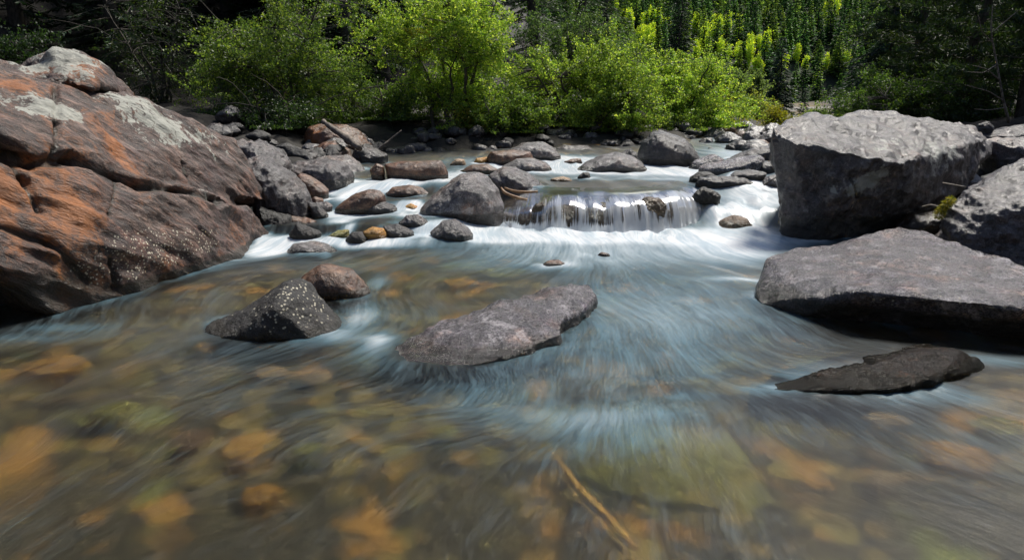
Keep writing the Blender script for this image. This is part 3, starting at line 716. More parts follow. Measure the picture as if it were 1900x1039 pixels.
O('tiny brown rock tip breaking the pool below the waterfall', [(1008, 490), (1022, 484), (1040, 484), (1054, 490), (1030, 493)], 'brown', .6, lich=-.6, speck=-.6)
O('tiny dark rock tip in the white water below the waterfall', [(1108, 473), (1116, 469), (1128, 470), (1132, 474)], 'brown', .6, lich=-.6, speck=-.6)
O('low brown rock at the outer tail of the white upper stream', [(1047, 300), (1060, 296), (1078, 294), (1082, 302), (1060, 304)], 'brown', .6, lich=-.6, speck=-.6)
O('amber rock at the left end of the brown-grey upper stream rock', [(878, 303), (884, 294), (903, 292), (908, 304)], 'amber', .7, lich=-.6, speck=-.6)
O('pale yellow stone under the thin flow right of the long brown boulder', [(835, 304), (845, 295), (862, 295), (866, 305), (850, 308)], 'tan', .7, lich=-.6, speck=-.6)

# stones seen under the water of the pool
SUB = [('orange stone drowned just left of the flat rock island', 520, 660, 95, 'amber'), ('rusty stone drowned in front of the black pyramid-shaped rock', 388, 668, 60, 'amber'),
       ('tan stone drowned in the left foreground, the roundest one', 505, 716, 80, 'tan'), ('pinkish stone drowned beside the roundest tan stone', 590, 728, 70, 'tan'),
       ('yellow-orange stone glowing through the water at lower left', 455, 864, 85, 'amber'), ('orange stone drowned below the yellow-orange one at lower left', 485, 942, 85, 'amber'),
       ('yellow-green stone drowned right of the yellow-orange one', 575, 858, 70, 'olive'), ('pale yellowish stone drowned below the flat rock island', 828, 826, 60, 'olive'),
       ('long amber stone drowned near the left edge of the picture', 105, 704, 130, 'amber'), ('green-tinged stone drowned at lower left', 220, 790, 110, 'olive'),
       ('big amber stone drowned near the right edge of the picture', 1770, 875, 140, 'amber'), ('tan stone drowned in front of the low wet black ledge', 1640, 805, 90, 'tan'),
       ('small pinkish stone drowned at lower right', 1640, 915, 70, 'tan'), ('olive stone drowned at the right edge of the picture', 1850, 820, 110, 'olive'),
       ('dark brown stone drowned at lower left among amber stones', 360, 840, 90, 'brown'),
       ('olive stone in the clear shallow behind the flat rock island', 930, 525, 120, 'olive'), ('amber stone in the clear shallow behind the flat rock island', 850, 545, 80, 'amber'),
       ('broad grainy olive-brown slab drowned in the centre foreground', 1250, 905, 420, 'olive')]
rnd = random.Random(5)
for lab, px, py, wpx, mt in SUB:
    big = wpx > 300
    c = W(px, py, -.13 if not big else -.2)
    w = wpx / FOC * np.hypot(c[1], 1.3) * .5
    pts = []
    for k in range(26):
        a = rnd.uniform(0, 2 * math.pi); e = rnd.uniform(-.2, 1.0)
        ce = math.sqrt(max(0, 1 - e * e * .8))
        pts.append((c[0] + w * ce * math.cos(a) * rnd.uniform(.85, 1.1), c[1] + w * .8 * ce * math.sin(a), c[2] - .03 + min(.10, w * .55) * e))
    finish_rock('stone', lab, 'stone', [np.array(pts)], max(.006, w / 14), mt, smooth=4, amp=.7, size=w * 1.6, zwat=-2, lich=-.6, speck=-.6, rust=0 if not big else .05)

# ------------------------------------------------------------------ water
def water_material(name, fall=False):
    s = NT(name)
    fl = s.attr('flow', True)
    foam = s.attr('foam')
    tc = s.n('ShaderNodeTexCoord').outputs['Object']
    if not fall:
        warp = s.n('ShaderNodeVectorMath', {0: fl, 1: s.n('ShaderNodeVectorMath', {0: s.n('ShaderNodeTexNoise', {'Vector': tc, 'Scale': 1.6, 'Detail': 3.0}).outputs['Color'], 1: (.30, .045, 0)}, operation='MULTIPLY').outputs[0]}, operation='ADD').outputs[0]
        s1 = s.noise(s.mapping(warp, (.7, 4, 1)), 1.0, 4, .55)
        s2 = s.noise(s.mapping(warp, (2.6, 26, 1), loc=(3, 7, 0)), 1.0, 6, .65)
        s3 = s.noise(s.mapping(warp, (9, 120, 1), loc=(8, 2, 0)), 1.0, 4, .65)
        s4 = s.noise(s.mapping(warp, (16, 330, 1), loc=(1, 4, 0)), 1.0, 4, .7)
        st = s.math('ADD', s.math('ADD', s.math('MULTIPLY', s1, .26), s.math('MULTIPLY', s2, .30)), s.math('ADD', s.math('MULTIPLY', s3, .24), s.math('MULTIPLY', s4, .20)))
        bh = s.bump(s1, .35, .04, s.bump(s2, .3, .010, s.bump(s3, .25, .003, s.bump(s4, .35, .0016))))
        cover = s.math('ADD', foam, s.math('MULTIPLY', s.math('SUBTRACT', st, .47), s.math('SUBTRACT', 2.4, s.math('MULTIPLY', foam, .9))))
        cover = s.maprange(cover, .02, .95, 0, 1)
        crest = s.mix(s.maprange(s.math('ADD', s.math('MULTIPLY', s1, .5), s.math('MULTIPLY', s2, .5)), .40, .60), (.54, .64, .71), (.90, .92, .94))
        white = s.mix(s.maprange(foam, .30, .95), (.17, .30, .37), crest)
        white = s.mix(s.maprange(foam, .05, .3), (.20, .24, .25), white)
    else:
        s1 = s.noise(s.mapping(fl, (.5, 9, 1)), 1.0, 3, .5)
        s2 = s.noise(s.mapping(fl, (.8, 24, 1), loc=(3, 7, 0)), 1.0, 5, .6)
        s3 = s.noise(s.mapping(fl, (1.3, 85, 1), loc=(5, 1, 0)), 1.0, 3, .6)
        st = s.math('ADD', s.math('ADD', s.math('MULTIPLY', s1, .35), s.math('MULTIPLY', s2, .42)), s.math('MULTIPLY', s3, .23))
        bh = s.bump(s2, .5, .02)
        cover = s.maprange(s.math('ADD', st, s.math('MULTIPLY', s.math('SUBTRACT', foam, .5), .35)), .45, .55, .0, .98)
        white = (.86, .89, .93)
    clear = s.mixs(.82, s.n('ShaderNodeBsdfTransparent', {'Color': (.94, .94, .80)}).outputs[0],
                   s.n('ShaderNodeBsdfRefraction', {'Color': (.94, .94, .80), 'Roughness': .34, 'IOR': 1.33, 'Normal': bh}).outputs[0])
    if fall:
        clear = s.n('ShaderNodeBsdfTransparent', {'Color': (.95, .95, .93)}).outputs[0]
    veil = s.mixs(.35 if not fall else .62, s.n('ShaderNodeBsdfDiffuse', {'Color': white}).outputs[0], s.n('ShaderNodeBsdfTranslucent', {'Color': white}).outputs[0])
    body = s.mixs(cover, clear, veil)
    fr = s.n('ShaderNodeFresnel', {'IOR': 1.33, 'Normal': bh}).outputs[0]
    gl = s.n('ShaderNodeBsdfGlossy', {'Color': (.95, .97, 1.0), 'Roughness': .27 if not fall else .16, 'Normal': bh}).outputs[0]
    fr = s.math('MULTIPLY', fr, .45 if fall else .62)
    return s.done(s.mixs(fr, body, gl))
M['water'] = water_material('water')
M['fall'] = water_material('falling_water', True)
FOAM = [  # photo x, y, radius across, radius along, amount
    (1000, 438, .55, .45, .85), (1150, 438, .7, .42, .95), (1300, 438, .6, .45, .9), (1420, 440, .5, .5, .8), (1200, 470, 1.0, .45, .38), (1390, 465, .5, .5, .55),
    (930, 415, .35, .4, 1.0), (900, 440, .5, .3, .6), (960, 468, .9, .35, .3), (1250, 530, .9, .8, .30), (1300, 600, .6, .6, .26), (1150, 600, .4, .7, .16), (1000, 490, 1.2, .3, .2),
    (1390, 392, .45, .4, .40), (1410, 370, .5, .5, .40), (1325, 390, .16, .3, .5), (930, 395, .12, .4, 1.0),
    (1100, 308, 1.2, 1.0, .75), (1250, 318, 1.1, .8, .85), (1000, 312, .8, .7, .8), (1050, 297, .8, .7, .8), (1220, 335, 1.0, .35, .45), (1400, 350, .8, .4, .4), (1130, 345, .9, .2, .12),
    (1400, 258, 1.2, 2.2, .8), (1360, 285, .8, 1.2, .6),
    (700, 340, .55, .35, 1.0), (780, 335, .6, .3, 1.0), (850, 325, .5, .5, .8), (660, 350, .3, .3, .9), (650, 370, .25, .3, .8), (860, 300, .5, .8, .35), (640, 400, .3, .25, .7), (760, 385, .25, .15, .7),
    (740, 400, .6, .18, .55), (630, 410, .15, .2, .8), (700, 445, .35, .15, .5), (800, 425, .3, .3, .6), (870, 425, .4, .3, .8), (520, 452, .25, .25, .9), (485, 470, .2, .25, .75), (590, 450, .4, .12, .6), (700, 455, .6, .1, .35), (650, 420, .06, .2, .7), (700, 440, .06, .2, .7),
    (700, 525, .09, .25, .4), (670, 590, .12, .3, .45), (700, 640, .09, .22, .4), (640, 630, .3, .12, .2),
    (60, 625, .4, .12, .2), (130, 605, .3, .08, .2), (1270, 738, .2, .07, .12), (1200, 790, .42, .26, .13), (1120, 815, .3, .18, .08), (1090, 770, .35, .15, .25), (1380, 520, .3, .08, .4),
    (1520, 690, .3, .1, .12), (1450, 720, .15, .06, .4), (1750, 740, .5, .12, .18), (1860, 670, .25, .12, .3), (1100, 700, .7, .5, .16), (880, 740, .3, .2, .14), (330, 560, .5, .3, .12), (600, 500, .8, .4, .12)]
ys = np.geomspace(1.0, 34, 600)
us = np.linspace(-1, 1, 440)
U, YY = np.meshgrid(us, ys)
XX = U * (YY * .85 + 1.6)
XX = np.clip(XX, xl_(YY) - .8, xr_(YY) + .8)
ZZ = zw(XX, YY)
fo = np.zeros_like(XX)
for px, py, sx, sy, v in FOAM:
    c = hit(px, py)
    fo = np.maximum(fo, 0) + v * np.exp(-((XX - c[0]) / sx) ** 2 - ((YY - c[1]) / sy) ** 2)
fo = np.minimum(fo, 1.15) + .05 * ss(1.8, 3.2, YY) + .10 * ss(.0, .6, fbm(np.stack([XX * .9, YY * 1.3, 0 * XX], -1).reshape(-1, 3), 3, 33).reshape(XX.shape)) * ss(5.2, 4.0, YY)
fo *= np.where((YY > 8.3) & (YY < 9.2) & (XX > -.1) & (XX < 2.2), .25 + .75 * ss(8.9, 9.3, YY), 1)
# broken collars of foam where the current meets the stones
from mathutils.kdtree import KDTree
near = []
for o in ROCKS:
    if o['category'] not in ('boulder',) or o.location.y > 13: continue
    me = o.data
    v = np.empty(len(me.vertices) * 3, np.float32); me.vertices.foreach_get('co', v)
    v = v.reshape(-1, 3) + np.array(o.location)
    near.append(v[np.abs(v[:, 2] - zw(v[:, 0], v[:, 1])) < .02][::2])
near = np.concatenate(near)
kd = KDTree(len(near))
for i_, p_ in enumerate(near):
    kd.insert((p_[0], p_[1], 0), i_)
kd.balance()
dist = np.full(XX.size, 9.0)
for i_, (a_, b_) in enumerate(zip(XX.ravel(), YY.ravel())):
    if b_ < 12.5:
        dist[i_] = kd.find((a_, b_, 0))[2]
dist = dist.reshape(XX.shape)
cn = fbm(np.stack([XX * 3.5, YY * 3.5, 0 * XX], -1).reshape(-1, 3), 3, 41).reshape(XX.shape)
fo += (.22 + .30 * ss(4, 7, YY)) * ss(-.25, .5, cn) * np.exp(-dist / (.035 + .01 * YY))
ZZ += .03 * fbm(np.stack([XX * 7, YY * 5, 0 * XX], -1).reshape(-1, 3), 3, 71).reshape(XX.shape) * np.exp(-((YY - foot_(XX) + .08) / .22) ** 2) * ss(-.6, 0, XX) * (1 - ss(2.9, 3.3, XX))
ZZ += .012 * np.exp(-dist / .05) * ss(-.3, .5, cn)
ph, ps = flow(XX, YY)
q = np.stack([ph * .9, ps * 3.2, np.zeros_like(ph)], -1).reshape(-1, 3)
wv = fbm(q, 3, 21).reshape(XX.shape)
ZZ = ZZ + wv * (.012 + .006 * np.minimum(fo, 1)) * np.minimum(1, YY / 4)
n, m = XX.shape
i = np.arange(n - 1)[:, None] * m + np.arange(m - 1)[None]
F = np.stack([i, i + 1, i + m + 1, i + m], -1).reshape(-1, 4)
wo = obj('water', mesh_np('water', np.stack([XX, YY, ZZ], -1).reshape(-1, 3), F, M['water'], attrs={'flow': np.stack([ph, ps, 0 * ph], -1).reshape(-1, 3), 'foam': fo.ravel()}))
tag(wo, kind='structure')

# the curtain of the fall: film over the dome, then free strands
prof = [(1.05, .338, .0), (.8, .342, .05), (.6, .340, .12), (.45, .332, .2), (.33, .316, .32), (.24, .295, .45), (.17, .265, .45), (.12, .225, .44), (.08, .17, .42), (.05, .11, .45), (.025, .05, .66), (0, .0, .9), (-.02, -.03, 1.0)]
fs = np.linspace(FALL[0, 0] - .02, FALL[-1, 0] - .02, 420)
V, FO, FLW = [], [], []
arc = np.concatenate([[0], np.cumsum(np.hypot(np.diff(fs), np.diff(foot_(fs))))])
bias = .55 * vnoise(np.stack([fs * 2.6, fs * 0, fs * 0], -1), 12) + .35 * vnoise(np.stack([fs * 9, fs * 0, fs * 0], -1), 15)
lipn = .024 * vnoise(np.stack([fs * 9, fs * 0, fs * 0], -1), 14) + .042 * vnoise(np.stack([fs * 3.3, fs * 0, fs * 0], -1), 18)
kk = lipk_(fs)
for k, (dy, z, f) in enumerate(prof):
    nx = -np.gradient(foot_(fs), fs) * .25
    wob = .010 * vnoise(np.stack([fs * 26, np.full_like(fs, k * .12), fs * 0], -1), 2) * (k > 3)
    fan = (fs - .95) * .13 * (1 - max(dy, 0) / 1.05) ** 2
    kz = kk + (1 - kk) * float(ss(.25, 1.0, dy))
    V.append(np.stack([fs + fan, foot_(fs) + dy - .012 + wob, z * kz + lipn * (2 < k < 10) * kk], -1))
    FO.append(f + bias * (3 < k < 11))
    FLW.append(np.stack([np.full_like(fs, k * .09), arc, 0 * fs], -1))
V = np.concatenate(V)
n, m = len(prof), len(fs)
i = np.arange(n - 1)[:, None] * m + np.arange(m - 1)[None]
F = np.stack([i, i + 1, i + m + 1, i + m], -1).reshape(-1, 4)
wf = obj('waterfall', mesh_np('waterfall', V, F, M['fall'], attrs={'flow': np.concatenate(FLW), 'foam': np.concatenate(FO)}))
tag(wf, kind='structure')

# ------------------------------------------------------------------ vegetation
def leaf_quads(c, size, rng, up=.3, aspect=.6, axis=None):
    n = len(c)
    size = np.broadcast_to(np.asarray(size, float), (n,))
    if axis is None:
        d = rng.normal(size=(n, 3)); d[:, 2] -= .35
    else:
        d = axis
    d = d / (np.linalg.norm(d, axis=1)[:, None] + 1e-9)
    nn = rng.normal(size=(n, 3)); nn[:, 2] += up
    sd = np.cross(d, nn); sd /= np.linalg.norm(sd, axis=1)[:, None] + 1e-9
    a = d * size[:, None]; b = sd * (size * aspect * .5)[:, None]
    v = np.stack([c, c + a * .45 + b, c + a, c + a * .45 - b], 1).reshape(-1, 3)
    return v, np.arange(4 * n).reshape(n, 4)

def palette(rng, n, cols, wts, jit=.25):
    cols = np.array(cols); k = rng.choice(len(cols), n, p=np.array(wts) / sum(wts))
    return np.clip(cols[k] * (1 + jit * rng.normal(size=(n, 1))), .004, .9)

GREEN = [(.055, .105, .022), (.12, .20, .034), (.24, .32, .052)]
LIME = [(.15, .27, .035), (.31, .45, .055), (.52, .62, .11)]
def broadleaf(label, px0, px1, pyt, pyb, Y, seed, cols, wts, nclump=150, per=150, leaf=.04, name='tree', cat='tree', stems=6, group=None, depth=.8, clump=.20, matk='leaf', bare=0, flat=.75, yel=0.0):
    rng = np.random.default_rng(seed)
    A = P(px0, pyb + (14 if pyb > 225 else 0), Y); B = P(px1, pyt, Y)
    cx, cz = (A[0] + B[0]) / 2, (A[2] + B[2]) / 2
    rx, rz = abs(B[0] - A[0]) / 2, abs(B[2] - A[2]) / 2
    ry = rx * depth
    gy = Y
    gzz = gz(cx, gy)
    base = np.array((cx, gy, gzz - .05))
    cc = np.array((cx, Y, cz))
    # clump centres: shell-biased, lumpy envelope
    nl = 9 + int(rx * 7)
    nclump = int(nclump * 1.5)
    lc = rng.normal(size=(nl, 3)); lc /= np.linalg.norm(lc, axis=1)[:, None]
    lc *= rng.uniform(.3, .86, (nl, 1))
    lr = rng.uniform(.26, .46, nl)
    lk = rng.choice(nl, nclump, p=lr ** 2 / (lr ** 2).sum())
    u = rng.normal(size=(nclump, 3)); u /= np.linalg.norm(u, axis=1)[:, None]
    lump = 1 + .35 * vnoise(u * 3 + lk[:, None], seed)
    p = lc[lk] + u * (rng.random(nclump) ** .4 * lump * lr[lk])[:, None] * np.array((1, 1, .85))
    cl = cc + p * np.array((rx * 1.2, ry, rz * 1.14))
    cs = clump * (.45 + .9 * rng.random(len(cl)))
    hue = vnoise(cl * 1.3, seed + 5) * .55 + rng.normal(size=len(cl)) * .34
    k = rng.integers(0, len(cl), nclump * int(per * .8))
    spray = p / (np.linalg.norm(p, axis=1)[:, None] + 1e-6) * .8 + rng.normal(size=p.shape) * .55 + np.array((0, 0, .35))
    spray /= np.linalg.norm(spray, axis=1)[:, None]
    al = rng.uniform(-.9, 1.0, len(k))
    off = rng.normal(size=(len(k), 3)) * np.array((1, 1, flat)) * (.42 - .20 * al)[:, None]
    # leaves sit along the sprays, some of which reach well beyond the crown
    reach = (1.0 + 1.5 * rng.random(len(cl)) ** 3)[k]
    pos = cl[k] + off * cs[k][:, None] * .7 + spray[k] * (al * reach * cs[k] * 1.25)[:, None]
    pos[:, 2] -= .25 * cs[k] * np.clip(al, 0, 1) ** 2
    pos[:, 2] = np.maximum(pos[:, 2], gzz + .05)
    lv, lf = leaf_quads(pos, leaf * 1.25 * (.55 + .7 * rng.random(len(pos))), rng)
    col = palette(rng, len(pos), cols, wts, .18) * (1 + .38 * hue[k])[:, None]
    if yel:
        ym = (vnoise(cl * 1.1 + 40, seed + 9) + (cc[2] - cl[:, 2]) / rz * .5)[k] > (1 - yel)
        ym &= rng.random(len(ym)) < .7
        col[ym] = col[ym] * .3 + np.array((.38, .28, .02)) * .7
    col = np.repeat(np.clip(col, .005, .8), 4, 0)
    # stems and limbs
    paths, nodes = [], []
    for j in range(stems):
        e = cc + np.array((rng.uniform(-.7, .7) * rx, rng.uniform(-.7, .7) * ry, rng.uniform(.2, .9) * rz))
        b0 = base + np.array((rng.normal() * .12 * rx, rng.normal() * .1 * ry, 0))
        m_ = b0 + (e - b0) * .45 + np.array((rng.normal() * .12 * rx, rng.normal() * .1, .12 * rz))
        t = np.linspace(0, 1, 9)[:, None]
        q = (1 - t) ** 2 * b0 + 2 * t * (1 - t) * m_ + t * t * e
        q[1:-1] += rng.normal(size=(7, 3)) * .03
        r0 = .028 * rz + .008
        paths.append((q, np.linspace(r0, .006, 9)))
        nodes.append(q[2:])
    nodes = np.concatenate(nodes)
    for j in range(len(cl)):
        dd = np.linalg.norm(nodes - cl[j], axis=1) + .4 * np.maximum(nodes[:, 2] - cl[j][2], 0)
        a = nodes[np.argmin(dd)]
        t = np.linspace(0, 1, 5)[:, None]
        mm = (a + cl[j]) / 2 + np.array((0, 0, .06)) + rng.normal(size=3) * .06
        paths.append(((1 - t) ** 2 * a + 2 * t * (1 - t) * mm + t * t * cl[j], np.linspace(.012, .003, 5)))
    for j in range(bare):
        a = nodes[rng.integers(len(nodes))]
        e = a + np.array((rng.normal() * .9, rng.normal() * .4, rng.uniform(-.5, .6)))
        t = np.linspace(0, 1, 7)[:, None]
        mm = (a + e) / 2 + np.array((0, 0, .25))
        q = (1 - t) ** 2 * a + 2 * t * (1 - t) * mm + t * t * e
        q[1:] += rng.normal(size=(6, 3)) * .02
        paths.append((q, np.linspace(.012, .003, 7)))
    tv, tf = tubes(paths, 5)
    root = empty(name, base)
    tag(root, label, cat, group)
    obj('trunk', mesh_np('trunk', tv - base, tf, M['bark']), parent=root)
    obj('crown', mesh_np('crown', lv - base, lf, M[matk], False, col=col), parent=root)
    return root

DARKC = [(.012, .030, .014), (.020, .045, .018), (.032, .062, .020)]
def conifer_arrays(h, Rm, seed, rings=26, perring=8, twigs=26, tw=.05, tl=.35, droop=.35, cols=DARKC, wts=(1, 1, .6), z0=.06, puff=False, lift=0.0, gap=.0):
    rng = np.random.default_rng(seed)
    C0, AX, SZ, LV, PATH = [], [], [], [], []
    zs = np.linspace(z0, .985, rings)
    for i, zf in enumerate(zs):
        z = zf * h
        L0 = Rm * (1 - zf) ** .82 + .04 * Rm
        n = max(4, int(perring * (1 - .45 * zf)))
        a0 = rng.uniform(0, 6.28)
        for j in range(n):
            if rng.random() < gap: continue
            L = L0 * rng.uniform(.62, 1.12)
            a = a0 + j * 2 * math.pi / n + rng.normal() * .2
            d = np.array((math.cos(a), math.sin(a), 0))
            t = np.linspace(0, 1, 6)
            zc = z + rng.normal() * .012 * h
            q = d[None] * (L * t)[:, None]
            q[:, 2] = zc + L * (lift * t - droop * t ** 1.6 + .18 * droop * t ** 4)
            PATH.append((q, np.linspace(.009 * L + .003, .002, 6)))
            m_ = max(6, int(twigs * L / Rm))
            tt = rng.uniform(.12, 1.0, m_) ** .8
            pos = np.stack([np.interp(tt, t, q[:, k]) for k in range(3)], -1)
            sd = np.array((-d[1], d[0], 0)) * np.where(rng.random(m_) < .5, -1, 1)[:, None]
            ax = d[None] * .75 + sd * .75 + np.array((0, 0, -.35)) + rng.normal(size=(m_, 3)) * .18
            if puff:
                ax = rng.normal(size=(m_, 3)) + d * .6 + np.array((0, 0, .5))
                pos = pos + rng.normal(size=(m_, 3)) * .07 * np.array((1, 1, .5))
            C0.append(pos); AX.append(ax)
            SZ.append(tl * (1.15 - .55 * tt) * (.4 + .6 * L / Rm) * rng.uniform(.7, 1.2, m_))
            LV.append(np.full(m_, 1 + rng.normal() * .22))
    c = np.concatenate(C0); ax = np.concatenate(AX); sz = np.concatenate(SZ); lv_ = np.concatenate(LV)
    v, f = leaf_quads(c, sz, rng, up=2.0 if not puff else .2, aspect=1, axis=ax)
    # re-width: narrow sprays
    v = v.reshape(-1, 4, 3)
    mid = (v[:, 1] + v[:, 3]) / 2
    wdt = np.linalg.norm(v[:, 1] - v[:, 3], axis=1)[:, None] + 1e-6
    v[:, 1] = mid + (v[:, 1] - mid) / wdt * tw
    v[:, 3] = mid + (v[:, 3] - mid) / wdt * tw
    col = palette(rng, len(c), cols, wts, .2) * lv_[:, None]
    tr = np.stack([rng.normal(size=8) * .01 * h, rng.normal(size=8) * .01 * h, np.linspace(-.05, 1, 8) * h], -1)
    PATH.insert(0, (tr, np.linspace(.022 * h, .006, 8)))
    tv, tf = tubes(PATH, 5)
    return v.reshape(-1, 3), f, np.repeat(np.clip(col, .004, .5), 4, 0), tv, tf
def conifer(label, px, pyb, Y, h, Rm, seed, group=None, name='conifer', cat='conifer', base=None, **kw):
    v, f, col, tv, tf = conifer_arrays(h, Rm, seed, **kw)
    if base is None:
        b = P(px, pyb, Y); base = (b[0], Y, gz(b[0], Y))
    root = empty(name, base)
    tag(root, label, cat, group)
    obj('trunk', mesh_np('trunk', tv, tf, M['bark']), parent=root)
    obj('crown', mesh_np('crown', v, f, M['needle'], False, col=col), parent=root)
    return root

# riverside trees, left to right
broadleaf('round mid-green alder leaning over the rocks beside the huge left boulder', 352, 700, -50, 240, 14.6, 11, GREEN, (1, 1.1, .8), 260, 170, .042, stems=8, bare=14, clump=.22)
broadleaf('low dark green bush growing just above the shoulder of the huge left boulder', 372, 452, 170, 262, 13.8, 12, GREEN, (1, 1, .3), 70, 130, .038, 'bush', 'bush', 4, clump=.15)
broadleaf('dark green bush in the gap between the mid-green alder and the tallest bright alder', 650, 785, 130, 262, 15.2, 13, GREEN, (1.2, 1, .2), 100, 140, .04, 'bush', 'bush', 5, clump=.2)
broadleaf('tallest bright yellow-green alder with yellow leaves low on its right side', 715, 975, -30, 264, 14.8, 14, LIME, (1, 1.2, .7), 300, 190, .042, stems=8, bare=4, clump=.21, yel=.42)
broadleaf('wide yellow-green alder with an airy dark-stemmed base right of the tallest alder', 925, 1235, 48, 262, 15.8, 15, LIME + GREEN[1:], (.8, .9, .35, .8, .8), 300, 180, .042, stems=9, bare=8, clump=.21, yel=.15)
broadleaf('dull grey-green tree rising behind the two bright alders', 930, 1180, 28, 190, 19.0, 16, [(.05, .10, .03), (.085, .145, .045), (.12, .18, .06)], (1, 1, .6), 200, 150, .05, stems=6, bare=6, clump=.28)
broadleaf('yellow-green alder at the right end of the bright row with leaves thinning to the right', 1160, 1375, 78, 258, 17.0, 17, LIME, (1, 1.2, .6), 220, 170, .044, stems=8, bare=6, clump=.22, yel=.2)
broadleaf('small vivid green bush close behind the tall lichen-ringed boulder', 1208, 1290, 218, 262, 16.2, 18, GREEN[1:] + LIME[:1], (1, 1, .6), 60, 120, .04, 'bush', 'bush', 4, clump=.16)
broadleaf('soft pale yellow bush beyond the upstream rapids', 1338, 1432, 172, 256, 24.0, 19, [(.20, .25, .05), (.28, .30, .06), (.14, .20, .04)], (1, .8, .8), 130, 120, .055, 'bush', 'bush', 5, clump=.28)
broadleaf('golden yellow bush just left of the large squared boulder', 1418, 1482, 200, 246, 21.0, 20, [(.26, .26, .025), (.18, .22, .03), (.32, .28, .02)], (1, 1, .6), 80, 120, .045, 'bush', 'bush', 4, clump=.2)
broadleaf('low olive bush at the edge of the road above the large squared boulder', 1490, 1580, 203, 240, 21.5, 21, GREEN[1:] + LIME[:1], (1, 1, .4), 80, 120, .045, 'bush', 'bush', 4, clump=.2)
broadleaf('dark green bush right behind the crest of the large squared boulder', 1560, 1760, 140, 236, 15.0, 22, [(.030, .065, .012), (.05, .095, .016), (.085, .14, .018)], (1, 1, .7), 170, 150, .04, 'bush', 'bush', 6, clump=.2, bare=8)
broadleaf('dark olive bush with thin bare twigs above the right end of the large squared boulder', 1720, 1880, 150, 240, 14.0, 23, [(.022, .048, .010), (.035, .070, .014), (.055, .10, .018)], (1, 1, .7), 150, 140, .038, 'bush', 'bush', 6, clump=.19, bare=16)
broadleaf('pale green young aspen left of the small dark spruce', 1352, 1386, 132, 200, 34, 24, [(.17, .24, .07), (.13, .2, .06)], (1, 1), 60, 90, .07, stems=1, clump=.25, name='tree')
broadleaf('pale green young aspen touching the small dark spruce', 1388, 1418, 128, 200, 33, 25, [(.18, .25, .08), (.13, .2, .06)], (1, 1), 60, 90, .07, stems=1, clump=.25, name='tree')
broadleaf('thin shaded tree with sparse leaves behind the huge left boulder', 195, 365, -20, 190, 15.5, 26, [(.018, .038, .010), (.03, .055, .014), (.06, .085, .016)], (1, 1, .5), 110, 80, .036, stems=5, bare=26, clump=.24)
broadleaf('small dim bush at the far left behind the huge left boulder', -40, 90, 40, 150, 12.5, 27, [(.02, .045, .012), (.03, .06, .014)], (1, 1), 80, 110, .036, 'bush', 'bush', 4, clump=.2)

broadleaf('dark green shrub hanging over the bank below the mid-green alder', 520, 735, 165, 250, 15.8, 51, GREEN, (1.2, 1, .2), 170, 140, .042, 'bush', 'bush', 6, clump=.19)
broadleaf('green shrub hanging low over the bank between the two bright alders', 860, 1030, 170, 266, 14.6, 52, GREEN + LIME[:1], (1, 1, .6, .5), 110, 140, .042, 'bush', 'bush', 6, clump=.19)
broadleaf('yellow-green shrub low on the bank under the wide airy alder', 1040, 1230, 160, 262, 15.3, 53, LIME + GREEN[1:], (1, .7, .3, 1, .8), 130, 140, .042, 'bush', 'bush', 6, clump=.19)
broadleaf('pale yellow-green bush filling the space behind the right end of the bright row', 1280, 1400, 120, 240, 20.0, 54, LIME, (1, 1, .6), 130, 130, .05, 'bush', 'bush', 5, clump=.25)
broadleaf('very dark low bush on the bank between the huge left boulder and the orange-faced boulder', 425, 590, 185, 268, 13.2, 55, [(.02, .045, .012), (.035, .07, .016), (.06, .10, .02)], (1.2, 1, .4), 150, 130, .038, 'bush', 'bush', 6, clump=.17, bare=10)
# conifers near the river
SPR = [(.016, .040, .026), (.026, .060, .036), (.045, .085, .05)]
conifer('small dark pointed spruce standing clear in front of the far hillside', 1441, 205, 40, 4.1, 1.15, 31, rings=30, perring=10, twigs=26, tl=.42, tw=.07, cols=SPR)
conifer('tall blue-green spruce with drooping tiered boughs right of the far hillside', 1640, 190, 26, 8.6, 2.0, 32, rings=30, perring=11, twigs=150, tl=.30, tw=.04, cols=SPR, droop=.42)
conifer('tiny spruce by the road between the small dark spruce and the blue-green spruce', 1491, 208, 38, 1.5, .45, 33, rings=16, perring=8, twigs=16, tl=.2, tw=.05, cols=SPR)
conifer('dark spruce rising alone against the bright aspens of the far hillside', 1259, 130, 62, 9.2, 2.1, 34, rings=30, perring=10, twigs=30, tl=.7, tw=.11)
PINE = [(.020, .042, .012), (.035, .065, .016), (.06, .09, .020)]
for k, (px, Y, h, r, lab) in enumerate(((1690, 19, 7.5, 2.0, 'dark pine with tufted boughs just right of the blue-green spruce'), (1795, 16.5, 7.0, 2.1, 'dark pine with tufted boughs above the dark olive bush'),
        (1905, 13.5, 6.2, 1.7, 'dark pine cut by the right edge of the picture'), (1745, 24, 10, 2.4, 'tall dark pine standing farther back between the two nearer right pines'), (1860, 22, 10, 2.5, 'tall dark pine farther back near the right edge'))):
    conifer(lab, px, 200, Y, h, r, 40 + k, name='pine_tree', cat='pine', rings=16, perring=8, twigs=330, tl=.24, tw=.032, cols=PINE, wts=(1.2, 1, .5), droop=-.05, puff=True, lift=.12, gap=.15)
